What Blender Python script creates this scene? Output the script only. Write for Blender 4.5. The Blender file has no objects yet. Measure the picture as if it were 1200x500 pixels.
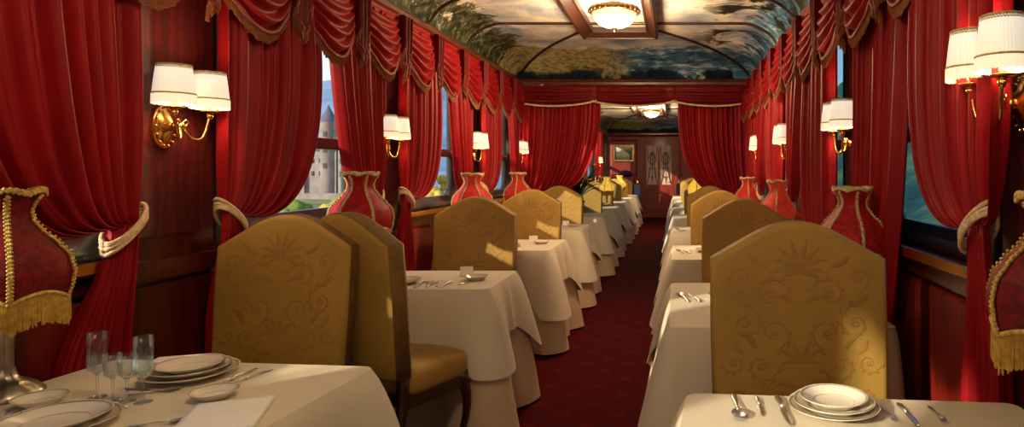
import bpy, math, random
from mathutils import Vector, Matrix
R = random.Random(7)
PI = math.pi
S = bpy.context.scene
COL = S.collection

# ------------------------------------------------------------------ camera, sky, sun, exposure
EYE = 1.35
F = 748.0
cd = bpy.data.cameras.new('camera'); cam = bpy.data.objects.new('camera', cd); COL.objects.link(cam)
cam.location = (0, 0, EYE); cam.rotation_euler = (PI/2, 0, 0)
cd.sensor_width = 36; cd.lens = F/1200*36
cd.shift_x = -190/1200; cd.shift_y = -50/1200
cd.clip_start = 0.05; cd.clip_end = 3000
S.camera = cam

def world():
    w = bpy.data.worlds.new('sky'); S.world = w; w.use_nodes = True
    nt = w.node_tree; nt.nodes.clear()
    out = nt.nodes.new('ShaderNodeOutputWorld'); bg = nt.nodes.new('ShaderNodeBackground')
    tc = nt.nodes.new('ShaderNodeTexCoord'); sep = nt.nodes.new('ShaderNodeSeparateXYZ')
    cr = nt.nodes.new('ShaderNodeValToRGB')
    nt.links.new(tc.outputs['Generated'], sep.inputs[0]); nt.links.new(sep.outputs['Z'], cr.inputs[0])
    cr.color_ramp.elements[0].position = 0.0; cr.color_ramp.elements[0].color = (0.93, 0.97, 1.0, 1)
    cr.color_ramp.elements[1].position = 0.7; cr.color_ramp.elements[1].color = (0.22, 0.42, 0.80, 1)
    nt.links.new(cr.outputs[0], bg.inputs[0]); bg.inputs[1].default_value = 1.5
    nt.links.new(bg.outputs[0], out.inputs[0])
world()

def sun(direction, strength, col, angle=1.5):
    l = bpy.data.lights.new('sun', 'SUN'); l.energy = strength; l.color = col; l.angle = math.radians(angle)
    o = bpy.data.objects.new('sun', l); COL.objects.link(o)
    o.rotation_euler = Vector(direction).to_track_quat('-Z', 'Y').to_euler()
sun((0.70, 0.63, -0.345), 7.0, (1.0, 0.84, 0.58))

def area(name, loc, direction, size, power, col):
    l = bpy.data.lights.new(name, 'AREA'); l.energy = power; l.color = col; l.shape = 'RECTANGLE'
    l.size, l.size_y = size
    o = bpy.data.objects.new(name, l); COL.objects.link(o); o.location = loc
    o.rotation_euler = Vector(direction).to_track_quat('-Z', 'Y').to_euler()
area('added_fill_light', (-0.5, -1.6, 1.95), (0.0, 1.0, -0.22), (1.6, 0.9), 12, (1.0, 0.76, 0.46))  # added warm fill behind the camera, stands for no actual lamp

FRONT_W = 32.0     # unseen ceiling lamp added to light the front tables
UP_W = 45.0       # light thrown up out of the open bowl
LAMP_W = 110.0      # ceiling lamps
SCONCE_W = 4.5     # each sconce shade
GLOW_W = 1.0       # each lit table lamp

vs = S.view_settings
vs.view_transform = 'Standard'; vs.look = 'None'; vs.gamma = 1; vs.use_curve_mapping = False
vs.exposure = 0.0
try:
    S.cycles.max_bounces = 8; S.cycles.transparent_max_bounces = 12
    S.cycles.sample_clamp_indirect = 6; S.cycles.caustics_reflective = False; S.cycles.caustics_refractive = False
    S.cycles.use_denoising = True
except Exception:
    pass

# ------------------------------------------------------------------ helpers: materials
def sr(r, g, b):
    f = lambda c: (c/255/12.92) if c/255 <= 0.04045 else ((c/255+0.055)/1.055)**2.4
    return (f(r), f(g), f(b), 1)

class N:
    """tiny node-tree writer"""
    def __init__(s, name):
        s.m = bpy.data.materials.new(name); s.m.use_nodes = True
        s.t = s.m.node_tree; s.t.nodes.clear()
        s.out = s.n('ShaderNodeOutputMaterial')
    def n(s, typ, **kw):
        x = s.t.nodes.new(typ)
        for k, v in kw.items(): setattr(x, k, v)
        return x
    def put(s, sock, v):
        if hasattr(v, 'is_linked') or isinstance(v, bpy.types.NodeSocket): s.t.links.new(v, sock)
        else: sock.default_value = v
    def co(s, kind='Object'):
        return s.n('ShaderNodeTexCoord').outputs[kind]
    def mp(s, v, scale=(1, 1, 1), rot=(0, 0, 0), loc=(0, 0, 0)):
        m = s.n('ShaderNodeMapping'); s.put(m.inputs[0], v)
        m.inputs['Scale'].default_value = scale; m.inputs['Rotation'].default_value = rot; m.inputs['Location'].default_value = loc
        return m.outputs[0]
    def noise(s, v, scale=5, detail=3, rough=0.55, dist=0.0, col=False):
        x = s.n('ShaderNodeTexNoise'); s.put(x.inputs['Vector'], v)
        x.inputs['Scale'].default_value = scale; x.inputs['Detail'].default_value = detail
        x.inputs['Roughness'].default_value = rough; x.inputs['Distortion'].default_value = dist
        return x.outputs['Color' if col else 'Fac']
    def wave(s, v, scale=5, dist=0, detail=2, dscale=1, direction='X', typ='BANDS'):
        x = s.n('ShaderNodeTexWave'); s.put(x.inputs['Vector'], v); x.wave_type = typ
        if typ == 'BANDS': x.bands_direction = direction
        x.inputs['Scale'].default_value = scale; x.inputs['Distortion'].default_value = dist
        x.inputs['Detail'].default_value = detail; x.inputs['Detail Scale'].default_value = dscale
        return x.outputs['Fac']
    def ramp(s, f, stops):
        x = s.n('ShaderNodeValToRGB'); s.put(x.inputs[0], f); e = x.color_ramp.elements
        while len(e) < len(stops): e.new(0.5)
        for i, (p, c) in enumerate(stops):
            e[i].position = p; e[i].color = c if isinstance(c, tuple) else (c, c, c, 1)
        return x.outputs[0]
    def math(s, op, a, b=None, c=None):
        x = s.n('ShaderNodeMath', operation=op); s.put(x.inputs[0], a)
        if b is not None: s.put(x.inputs[1], b)
        if c is not None: s.put(x.inputs[2], c)
        return x.outputs[0]
    def mix(s, f, a, b, blend='MIX'):
        x = s.n('ShaderNodeMix', data_type='RGBA', blend_type=blend)
        s.put(x.inputs[0], f); s.put(x.inputs[6], a); s.put(x.inputs[7], b)
        return x.outputs[2]
    def sep(s, v):
        x = s.n('ShaderNodeSeparateXYZ'); s.put(x.inputs[0], v); return x.outputs
    def comb(s, x_, y_, z_):
        x = s.n('ShaderNodeCombineXYZ'); s.put(x.inputs[0], x_); s.put(x.inputs[1], y_); s.put(x.inputs[2], z_); return x.outputs[0]
    def bump(s, h, strength=0.3, dist=0.01):
        x = s.n('ShaderNodeBump'); s.put(x.inputs['Height'], h)
        x.inputs['Strength'].default_value = strength; x.inputs['Distance'].default_value = dist
        return x.outputs[0]
    def bsdf(s, col, rough=0.5, metal=0.0, normal=None, **kw):
        b = s.n('ShaderNodeBsdfPrincipled')
        s.put(b.inputs['Base Color'], col); s.put(b.inputs['Roughness'], rough); s.put(b.inputs['Metallic'], metal)
        if normal is not None: s.put(b.inputs['Normal'], normal)
        for k, v in kw.items(): s.put(b.inputs[k.replace('_', ' ')], v)
        s.t.links.new(b.outputs[0], s.out.inputs[0])
        return b

def simple(name, col, rough=0.5, metal=0.0, var=0.25, vscale=8, bump=0.0, bscale=60, stretch=(1, 1, 1), **kw):
    n = N(name); c = n.mp(n.co(), stretch)
    f = n.noise(c, vscale, 4)
    dark = tuple(x*(1-var) for x in col[:3])+(1,); lite = tuple(min(1, x*(1+var)) for x in col[:3])+(1,)
    cc = n.ramp(f, [(0.3, dark), (0.7, lite)])
    nm = n.bump(n.noise(c, bscale, 3), bump, 0.005) if bump else None
    n.bsdf(cc, rough, metal, nm, **kw)
    return n.m

MAT = {}
def velvet(name, col, sheen=0.35):
    n = N(name); c = n.co()
    f = n.noise(n.mp(c, (1, 1, 0.25)), 9, 4, 0.6)
    cc = n.ramp(f, [(0.25, tuple(x*0.72 for x in col[:3])+(1,)), (0.75, tuple(min(1, x*1.25) for x in col[:3])+(1,))])
    nm = n.bump(n.noise(c, 350, 2), 0.12, 0.002)
    n.bsdf(cc, 0.5, 0, nm, Sheen_Weight=sheen, Sheen_Roughness=0.4, Sheen_Tint=(1.0, 0.12, 0.08, 1), Specular_IOR_Level=0.2)
    return n.m
MAT['velvet'] = velvet('red_velvet', (0.30, 0.006, 0.010, 1), 0.10)
MAT['velvet_dark'] = velvet('dark_red_velvet', (0.15, 0.004, 0.007, 1), 0.08)

def wood(name, a, b, rough=0.32, axis=(6, 6, 0.7), coat=0.3):
    n = N(name); c = n.mp(n.co(), axis)
    f = n.noise(c, 3.2, 6, 0.65, 1.2)
    cc = n.ramp(f, [(0.3, a), (0.72, b)])
    nm = n.bump(n.noise(n.mp(c, (4, 4, 1)), 12, 3), 0.08, 0.003)
    n.bsdf(cc, rough, 0, nm, Coat_Weight=coat, Coat_Roughness=0.15)
    return n.m
MAT['mahogany'] = wood('polished_mahogany', sr(46, 10, 9), sr(98, 26, 16))
MAT['mahogany_red'] = wood('red_mahogany_panelling', sr(96, 15, 9), sr(150, 38, 20), .5, (6, 6, .7), 0.05)
MAT['walnut'] = wood('dark_walnut', sr(34, 18, 10), sr(64, 36, 20), 0.35)
MAT['cornice'] = wood('cornice_wood', sr(70, 22, 12), sr(128, 54, 30), 0.28, (6, 0.7, 6))
MAT['rib'] = wood('rib_wood', sr(34, 17, 11), sr(64, 32, 19), 0.4, (6, 6, .7), .15)

def wallpaper():
    n = N('dark_red_wall_damask'); c = n.co()
    x = n.sep(c)
    v = n.mp(c, (1, 1, 0.6))
    f = n.wave(v, 6, 6, 3, 2, 'Y'); g = n.noise(v, 14, 3, 0.5, 2)
    h = n.ramp(n.math('MULTIPLY', f, g), [(0.25, sr(66, 8, 9)), (0.42, sr(92, 13, 13))])
    n.bsdf(h, 0.55, 0, n.bump(g, 0.15, 0.004))
    return n.m
MAT['wallpaper'] = wallpaper()

def damask():
    n = N('gold_damask_upholstery'); c = n.co(); s = n.sep(c)
    ax = n.math('ABSOLUTE', s[0]); az = s[2]
    v = n.comb(ax, 0.0, az)
    warp = n.noise(v, 5, 2, 0.5, 0.6, True)
    vv = n.n('ShaderNodeVectorMath', operation='MULTIPLY_ADD'); n.put(vv.inputs[0], warp); vv.inputs[1].default_value = (0.16, 0, 0.16); n.put(vv.inputs[2], v)
    vor = n.n('ShaderNodeTexVoronoi'); n.put(vor.inputs['Vector'], vv.outputs[0]); vor.inputs['Scale'].default_value = 8.5
    vor.inputs['Randomness'].default_value = 0.75
    rings = n.math('SINE', n.math('MULTIPLY', vor.outputs['Distance'], 34))
    scroll = n.ramp(rings, [(0.5, 0.0), (0.72, 1.0)])
    vor2 = n.n('ShaderNodeTexVoronoi'); n.put(vor2.inputs['Vector'], n.mp(vv.outputs[0], (1.6, 1, 0.8), (0, .6, 0))); vor2.inputs['Scale'].default_value = 13
    leaf = n.ramp(n.math('SINE', n.math('MULTIPLY', vor2.outputs['Distance'], 30)), [(0.55, 0.0), (0.75, 1.0)])
    pick = n.ramp(n.noise(v, 5.5, 1), [(0.44, 0.0), (0.5, 1.0)])
    motif = n.math('MULTIPLY', n.mix(pick, scroll, leaf), n.ramp(n.noise(v, 7, 2), [(0.35, 0.35), (0.6, 1.0)]))
    base = n.ramp(n.noise(c, 3, 4), [(0.3, sr(148, 114, 50)), (0.7, sr(172, 136, 64))])
    cc = n.mix(n.math('MULTIPLY', motif, 0.10), base, sr(108, 78, 32))
    nm = n.bump(n.noise(c, 260, 2), 0.15, 0.002)
    n.bsdf(cc, 0.62, 0, nm, Sheen_Weight=0.15, Sheen_Roughness=0.4, Specular_IOR_Level=0.3)
    return n.m
MAT['damask'] = damask()
MAT['motif'] = simple('raised_damask_weave', sr(149, 111, 51), 0.5, 0, 0.12, 30)
MAT['damask_side'] = simple('olive_brown_edge_velvet', sr(112, 82, 36), 0.7, 0, 0.25, 20, 0.1, 200)

def linen(name, col):
    n = N(name); c = n.co()
    w1 = n.wave(c, 160, 0.6, 1, 1, 'X'); w2 = n.wave(c, 160, 0.6, 1, 1, 'Z')
    cc = n.ramp(n.noise(c, 4, 4), [(0.3, tuple(x*0.93 for x in col[:3])+(1,)), (0.7, col)])
    n.bsdf(cc, 0.75, 0, n.bump(n.math('ADD', w1, w2), 0.05, 0.001), Specular_IOR_Level=0.2)
    return n.m
MAT['linen'] = linen('cream_white_linen', sr(198, 172, 144))
MAT['linen_over'] = linen('white_linen_overcloth', sr(210, 198, 178))
MAT['napkin'] = linen('white_napkin', sr(238, 234, 230))

def carpet():
    n = N('dark_red_patterned_carpet'); c = n.co()
    v = n.mp(c, (4.6, 4.6, 1), (0, 0, PI/4))
    fr = n.n('ShaderNodeVectorMath', operation='FRACTION'); n.put(fr.inputs[0], v)
    d = n.n('ShaderNodeVectorMath', operation='SUBTRACT'); n.put(d.inputs[0], fr.outputs[0]); d.inputs[1].default_value = (.5, .5, 0)
    s = n.sep(d.outputs[0])
    ax = n.math('ABSOLUTE', s[0]); ay = n.math('ABSOLUTE', s[1])
    r = n.math('SQRT', n.math('ADD', n.math('MULTIPLY', s[0], s[0]), n.math('MULTIPLY', s[1], s[1])))
    ang = n.math('ARCTAN2', s[1], s[0])
    petal = n.math('MULTIPLY_ADD', n.math('COSINE', n.math('MULTIPLY', ang, 4)), 0.09, 0.2)
    m = n.ramp(n.math('SUBTRACT', petal, r), [(0.0, 0.0), (0.05, 1.0)])
    nz = n.noise(c, 40, 3)
    cc = n.mix(n.math('MULTIPLY', m, n.ramp(n.noise(c, 9, 3), [(.3, .3), (.7, 1.)])), sr(62, 7, 12), sr(90, 17, 22))
    cc = n.mix(0.3, cc, n.ramp(nz, [(0.3, sr(36, 3, 8)), (0.7, sr(98, 12, 18))]))
    n.bsdf(cc, 0.95, 0, n.bump(n.noise(c, 300, 2), 0.4, 0.005), Specular_IOR_Level=0.05)
    return n.m
MAT['carpet'] = carpet()

MAT['brass'] = simple('polished_brass', (0.78, 0.42, 0.12, 1), 0.22, 1.0, 0.15, 12)
MAT['bronze'] = simple('antique_bronze', (0.42, 0.26, 0.10, 1), 0.35, 1.0, 0.4, 40, 0.5, 60)
MAT['silver'] = simple('table_silver', (0.90, 0.88, 0.84, 1), 0.3, 1.0, 0.1, 10)
MAT['pewter'] = simple('old_silver_lamp_metal', (0.40, 0.36, 0.27, 1), 0.34, 1.0, 0.3, 30, 0.2, 80)
MAT['china'] = simple('ivory_china', sr(228, 218, 200), 0.18, 0, 0.03, 3)
MAT['rimline'] = simple('grey_plate_border', sr(150, 138, 116), 0.3, 0.4, 0.1, 20)
MAT['gold_braid'] = simple('gold_braid', sr(196, 164, 84), 0.55, 0.15, 0.4, 90, 0.6, 160)
MAT['cream_braid'] = simple('cream_gold_braid', sr(212, 192, 138), 0.6, 0.05, 0.35, 90, 0.6, 160)
MAT['fringe'] = simple('gold_fringe', sr(186, 148, 60), 0.6, 0.1, 0.35, 60)
MAT['rust_fringe'] = simple('rust_gold_fringe', sr(128, 66, 22), 0.7, 0.0, 0.35, 60)
MAT['pink_braid'] = simple('rose_gold_braid', sr(134, 58, 44), 0.6, 0.05, 0.4, 90, 0.5, 160)
MAT['rope'] = simple('cream_rope', sr(220, 190, 150), 0.6, 0.0, 0.3, 60, 0.5, 90)
MAT['frame_grey'] = simple('grey_window_metal', sr(92, 96, 92), 0.35, 0.5, 0.15, 6)
MAT['frame_dark'] = simple('dark_window_metal', sr(34, 38, 46), 0.35, 0.4, 0.15, 6)
MAT['navy'] = simple('navy_lacquer', sr(34, 42, 62), 0.35, 0.1, 0.15, 6)
MAT['stone'] = simple('castle_stone', sr(150, 138, 132), 0.9, 0, 0.25, 0.3)
MAT['slate'] = simple('castle_slate', sr(84, 92, 108), 0.8, 0, 0.2, 0.5)
MAT['castle_window'] = simple('castle_window_dark', sr(60, 58, 60), 0.6)
MAT['pot'] = simple('blue_green_pot', sr(30, 60, 58), 0.3)
MAT['leaf'] = simple('palm_leaf', sr(34, 70, 36), 0.5, 0, 0.4, 10)
MAT['yellow_petal'] = simple('yellow_petal', sr(236, 190, 50), 0.6, 0, 0.2, 20)
MAT['bark'] = simple('bark', sr(70, 54, 40), 0.9, 0, 0.3, 5)
MAT['red_upholstery'] = simple('red_leather', sr(120, 22, 18), 0.4, 0, 0.2, 8)
MAT['purple'] = simple('plum_velvet', sr(74, 18, 62), 0.7, 0, 0.2, 10)
MAT['card'] = simple('white_card', sr(240, 236, 226), 0.6, 0, 0.03, 8)

def brocade(name, col, emit=None, es=0.0):
    n = N(name); c = n.co()
    v = n.noise(c, 26, 3, 0.5, 1.5)
    cc = n.ramp(v, [(0.42, tuple(x*0.55 for x in col[:3])+(1,)), (0.55, col)])
    kw = dict(Sheen_Weight=0.04, Sheen_Tint=(1, .2, .1, 1), Specular_IOR_Level=0.25)
    b = n.bsdf(cc, 0.6, 0, n.bump(v, 0.3, 0.004), **kw)
    if emit:
        n.put(b.inputs['Emission Color'], n.mix(0.45, emit, n.mix(1.0, emit, cc, 'MULTIPLY')))
        b.inputs['Emission Strength'].default_value = es
    return n.m
MAT['shade_dark'] = brocade('dark_red_brocade', sr(116, 10, 18))
MAT['shade_red'] = brocade('red_brocade', sr(158, 12, 18), (0.9, 0.04, 0.02, 1), 0.05)
MAT['shade_lit'] = brocade('lit_orange_red_brocade', sr(170, 18, 18), (1.0, 0.09, 0.025, 1), 0.26)
MAT['shade_yellow'] = brocade('lit_yellow_silk', sr(236, 190, 70), (1.0, 0.66, 0.10, 1), 0.85)

def shade_white():
    n = N('lit_white_pleated_silk'); s = n.sep(n.co())
    e = n.ramp(s[2], [(0.0, (1.0, 0.84, 0.60, 1)), (0.12, (1.0, 0.94, 0.82, 1))])
    b = n.bsdf(sr(236, 226, 200), 0.7)
    n.put(b.inputs['Emission Color'], e); b.inputs['Emission Strength'].default_value = 0.62
    return n.m
MAT['shade_white'] = shade_white()
def bowl():
    n = N('lit_alabaster_bowl'); b = n.bsdf(sr(250, 236, 200), 0.35)
    b.inputs['Emission Color'].default_value = (1.0, 0.80, 0.50, 1); b.inputs['Emission Strength'].default_value = 1.15
    return n.m
MAT['bowl'] = bowl()

def pane():
    n = N('window_glass')
    tr = n.n('ShaderNodeBsdfTransparent'); tr.inputs[0].default_value = (0.93, 0.96, 0.97, 1)
    gl = n.n('ShaderNodeBsdfGlossy'); gl.inputs['Roughness'].default_value = 0.01
    fr = n.n('ShaderNodeFresnel'); fr.inputs[0].default_value = 1.5
    mx = n.n('ShaderNodeMixShader'); ge = n.n('ShaderNodeNewGeometry'); n.put(mx.inputs[0], n.math('MULTIPLY', fr.outputs[0], n.math('SUBTRACT', 1.0, ge.outputs['Backfacing'])))
    n.t.links.new(tr.outputs[0], mx.inputs[1]); n.t.links.new(gl.outputs[0], mx.inputs[2])
    n.t.links.new(mx.outputs[0], n.out.inputs[0]); return n.m
MAT['pane'] = pane()
def tinted():
    n = N('tinted_window_glass')
    tr = n.n('ShaderNodeBsdfTransparent'); tr.inputs[0].default_value = (0.55, 0.70, 0.78, 1)
    gl = n.n('ShaderNodeBsdfGlossy'); gl.inputs['Roughness'].default_value = 0.01
    fr = n.n('ShaderNodeFresnel'); fr.inputs[0].default_value = 1.5
    mx = n.n('ShaderNodeMixShader'); ge = n.n('ShaderNodeNewGeometry'); n.put(mx.inputs[0], n.math('MULTIPLY', fr.outputs[0], n.math('SUBTRACT', 1.0, ge.outputs['Backfacing'])))
    n.t.links.new(tr.outputs[0], mx.inputs[1]); n.t.links.new(gl.outputs[0], mx.inputs[2])
    n.t.links.new(mx.outputs[0], n.out.inputs[0]); return n.m
MAT['tinted'] = tinted()
def crystal():
    n = N('crystal'); z = n.sep(n.co())[2]
    tr = n.n('ShaderNodeBsdfTransparent'); tr.inputs[0].default_value = (0.93, 0.97, 0.97, 1)
    df = n.n('ShaderNodeBsdfPrincipled'); df.inputs['Base Color'].default_value = sr(186, 206, 206); df.inputs['Roughness'].default_value = .15
    gl = n.n('ShaderNodeBsdfGlossy'); gl.inputs['Roughness'].default_value = 0.03
    lw = n.n('ShaderNodeLayerWeight'); lw.inputs[0].default_value = 0.35
    m1 = n.n('ShaderNodeMixShader'); n.put(m1.inputs[0], n.math('MULTIPLY', n.ramp(z, [(.056, .0), (.060, .75), (.108, .55), (.116, .06)]), n.math('ADD', lw.outputs['Facing'], .35)))
    n.t.links.new(tr.outputs[0], m1.inputs[1]); n.t.links.new(df.outputs[0], m1.inputs[2])
    m2 = n.n('ShaderNodeMixShader'); n.put(m2.inputs[0], n.math('MULTIPLY_ADD', lw.outputs['Fresnel'], .5, .04))
    n.t.links.new(m1.outputs[0], m2.inputs[1]); n.t.links.new(gl.outputs[0], m2.inputs[2]); n.t.links.new(m2.outputs[0], n.out.inputs[0])
    return n.m
MAT['crystal'] = crystal()
def frosted():
    n = N('etched_door_glass'); n.bsdf(sr(214, 176, 156), 0.6); return n.m
MAT['frosted'] = frosted()

def mural(name, y_end):
    """painted ceiling: cream clouds, dark land on the left cove, sea at the end, trees on the right cove"""
    n = N(name); c = n.co(); s = n.sep(c)
    cl = n.noise(n.mp(c, (1.0, 1.0, 1)), 1.7, 6, 0.58, 0.3)
    sky = n.ramp(cl, [(0.30, sr(104, 116, 140)), (0.43, sr(160, 166, 178)), (0.57, sr(230, 222, 206)), (0.72, sr(172, 184, 204))])
    nz = n.noise(c, 2.6, 6, 0.62, 0.4)
    fine = n.noise(c, 16, 5, 0.65, 0.6)
    dl = n.math('ADD', s[0], 1.93); dr = n.math('SUBTRACT', 0.97, s[0]); de = n.math('SUBTRACT', y_end, s[1])
    wob = n.math('MULTIPLY', n.math('SUBTRACT', n.math('MULTIPLY_ADD', fine, 0.4, nz), 0.68), 1.5)
    # left land
    land = n.ramp(n.math('SUBTRACT', n.math('ADD', wob, 0.27), dl), [(0.0, 0.0), (0.05, 1.0)])
    landc = n.ramp(fine, [(0.35, sr(16, 22, 22)), (0.5, sr(56, 64, 44)), (0.66, sr(138, 136, 98))])
    out = n.mix(land, sky, landc)
    # end panel: distant hills, sea to the right, dark shore at the bottom
    hills = n.ramp(n.math('SUBTRACT', n.math('MULTIPLY_ADD', wob, 0.5, 0.85), de), [(0.0, 0.0), (0.05, 1.0)])
    hillc = n.ramp(fine, [(0.3, sr(52, 74, 62)), (0.46, sr(136, 142, 96)), (0.58, sr(206, 176, 120)), (0.7, sr(98, 132, 152))])
    seac = n.ramp(n.noise(n.mp(c, (1.0, 1.7, 1.7)), 4.5, 7, 0.68, 0.5), [(0.36, sr(36, 72, 108)), (0.52, sr(86, 140, 180)), (0.66, sr(226, 236, 240))])
    seam = n.ramp(n.math('ADD', s[0], n.math('MULTIPLY', wob, 0.25)), [(-0.0, 0.0), (0.02, 1.0)])
    seam = n.ramp(n.math('MULTIPLY_ADD', wob, 0.3, n.math('ADD', s[0], 0.75)), [(0.0, 0.0), (0.3, 1.0)])
    endc = n.mix(seam, hillc, seac)
    out = n.mix(hills, out, endc)
    shore = n.ramp(n.math('SUBTRACT', n.math('MULTIPLY_ADD', wob, 0.35, 0.15), de), [(0.0, 0.0), (0.06, 1.0)])
    out = n.mix(shore, out, n.ramp(fine, [(0.4, sr(12, 22, 34)), (0.65, sr(40, 62, 84))]))
    # right cove: blue water below, tree crowns above
    blue = n.ramp(n.math('SUBTRACT', n.math('MULTIPLY_ADD', wob, 0.5, 0.22), dr), [(0.0, 0.0), (0.06, 1.0)])
    out = n.mix(blue, out, seac)
    tmask = n.math('MULTIPLY', n.ramp(n.noise(c, 2.1, 5, 0.7, 0.8), [(0.48, 0.0), (0.55, 1.0)]), n.ramp(dr, [(0.55, 1.0), (0.95, 0.0)]))
    tmask = n.math('MULTIPLY', tmask, n.ramp(de, [(0.0, 0.0), (1.0, 1.0)]))
    out = n.mix(tmask, out, n.ramp(fine, [(0.4, sr(12, 18, 16)), (0.65, sr(58, 60, 38))]))
    n.bsdf(out, 0.45, 0, None, Specular_IOR_Level=0.3)
    return n.m
Y_BULK = 7.85; Y_BACK = 18.5
MAT['mural'] = mural('painted_ceiling_near', Y_BULK)
MAT['mural_far'] = mural('painted_ceiling_far', Y_BACK)

def outdoors(name, stops, scale, detail=6, rough=0.65):
    n = N(name); f = n.noise(n.co(), scale, detail, rough)
    n.bsdf(n.ramp(f, stops), 0.95, 0, None, Specular_IOR_Level=0.05); return n.m
MAT['mountain'] = outdoors('haze_tinted_mountain', [(0.3, sr(96, 124, 150)), (0.55, sr(126, 152, 176)), (0.72, sr(140, 164, 164))], 0.02)  # blue-grey stops put distance haze into the forest colour
MAT['meadow'] = outdoors('valley_meadow', [(0.3, sr(84, 104, 74)), (0.5, sr(126, 134, 84)), (0.7, sr(160, 150, 92))], 0.06)
MAT['hillside'] = outdoors('dark_forest_hillside', [(0.3, sr(30, 52, 56)), (0.5, sr(62, 92, 84)), (0.62, sr(110, 124, 84)), (0.74, sr(170, 112, 60))], 0.35)
for k, (a, b) in {'green': ((86, 108, 50), (140, 150, 66)), 'yellow': ((170, 140, 46), (214, 186, 80)), 'rust': ((140, 96, 44), (186, 136, 60))}.items():
    MAT['crown_'+k] = outdoors('crown_'+k, [(0.35, sr(*a)), (0.65, sr(*b))], 0.8)

# ------------------------------------------------------------------ helpers: geometry
class G:
    def __init__(s): s.v = []; s.f = []; s.flat = set()
    def add(s, vs, fs, flat=False):
        o = len(s.v); s.v += [tuple(p) for p in vs]
        for f in fs:
            if flat: s.flat.add(len(s.f))
            s.f.append(tuple(i+o for i in f))
        return s
    def box(s, x0, x1, y0, y1, z0, z1):
        v = [(x0,y0,z0),(x1,y0,z0),(x1,y1,z0),(x0,y1,z0),(x0,y0,z1),(x1,y0,z1),(x1,y1,z1),(x0,y1,z1)]
        return s.add(v, [(3,2,1,0),(4,5,6,7),(0,1,5,4),(1,2,6,5),(2,3,7,6),(3,0,4,7)], True)
    def grid(s, fn, nu, nv, closeu=False):
        v = []; f = []
        for j in range(nv+1):
            for i in range(nu+(0 if closeu else 1)): v.append(fn(i/nu, j/nv))
        w = nu if closeu else nu+1
        for j in range(nv):
            for i in range(nu):
                a = j*w+i; b = j*w+(i+1) % w
                f.append((a, b, b+w, a+w))
        return s.add(v, f)
    def lathe(s, prof, n=24, c=(0, 0, 0), mod=None):
        """prof: [(r, z)]; mod(angle, r, z) -> r"""
        v = []; f = []
        for (r, z) in prof:
            for i in range(n):
                a = 2*PI*i/n; rr = mod(a, r, z) if mod else r
                v.append((c[0]+rr*math.cos(a), c[1]+rr*math.sin(a), c[2]+z))
        for j in range(len(prof)-1):
            for i in range(n):
                a = j*n+i; b = j*n+(i+1) % n
                f.append((a, b, b+n, a+n))
        k = (len(prof)-1)*n
        if prof[0][0] > 1e-4: pass
        return s.add(v, f)
    def cap(s, pts, flip=False):
        idx = list(range(len(pts)))
        return s.add(pts, [tuple(idx[::-1] if flip else idx)], True)
    def tube(s, path, r, n=8, cap=True):
        path = [Vector(p) for p in path]; m = len(path)
        rad = r if callable(r) else (lambda t: r)
        v = []; f = []
        up = None
        for i, p in enumerate(path):
            t = (path[min(i+1, m-1)]-path[max(i-1, 0)])
            if t.length < 1e-9: t = Vector((0, 0, 1))
            t.normalize()
            if up is None:
                up = Vector((0, 0, 1)) if abs(t.z) < 0.9 else Vector((1, 0, 0))
            a = t.cross(up)
            if a.length < 1e-4: a = t.orthogonal()
            a.normalize(); b = a.cross(t).normalized(); up = b
            rr = rad(i/(m-1))
            for k in range(n):
                an = 2*PI*k/n
                v.append(p+(a*math.cos(an)+b*math.sin(an))*rr)
        for i in range(m-1):
            for k in range(n):
                x = i*n+k; y = i*n+(k+1) % n
                f.append((x, y, y+n, x+n))
        if cap:
            f.append(tuple(range(n))[::-1]); f.append(tuple(range((m-1)*n, m*n)))
        return s.add(v, f)
    def ring(s, c, r, rt, n=24, k=6, sq=(1, 1)):
        fn = lambda u, w: (c[0]+sq[0]*(r+rt*math.cos(2*PI*w))*math.cos(2*PI*u), c[1]+sq[1]*(r+rt*math.cos(2*PI*w))*math.sin(2*PI*u), c[2]+rt*math.sin(2*PI*w))
        return s.grid(fn, n, k, True)
    def ball(s, c, r, n=10, sc=(1, 1, 1)):
        fn = lambda u, w: (c[0]+sc[0]*r*math.sin(PI*w)*math.cos(2*PI*u), c[1]+sc[1]*r*math.sin(PI*w)*math.sin(2*PI*u), c[2]-sc[2]*r*math.cos(PI*w))
        return s.grid(fn, n, max(4, n//2), True)
    def strip(s, pts, n=8):
        """pts: [(x, y, z, half_width_x, half_thick_z)] swept along y"""
        v = []; f = []
        for (x, y, z, w, t) in pts:
            for k in range(n):
                a = 2*PI*k/n; v.append((x+w*math.cos(a), y, z+t*math.sin(a)))
        for i in range(len(pts)-1):
            for k in range(n):
                a = i*n+k; b = i*n+(k+1) % n; f.append((a, b, b+n, a+n))
        f.append(tuple(range(n))[::-1]); f.append(tuple(range((len(pts)-1)*n, len(pts)*n)))
        return s.add(v, f)
    def xf(s, M):
        s.v = [tuple(M @ Vector(p)) for p in s.v]; return s
    def map(s, fn):
        s.v = [fn(*p) for p in s.v]; return s

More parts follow.
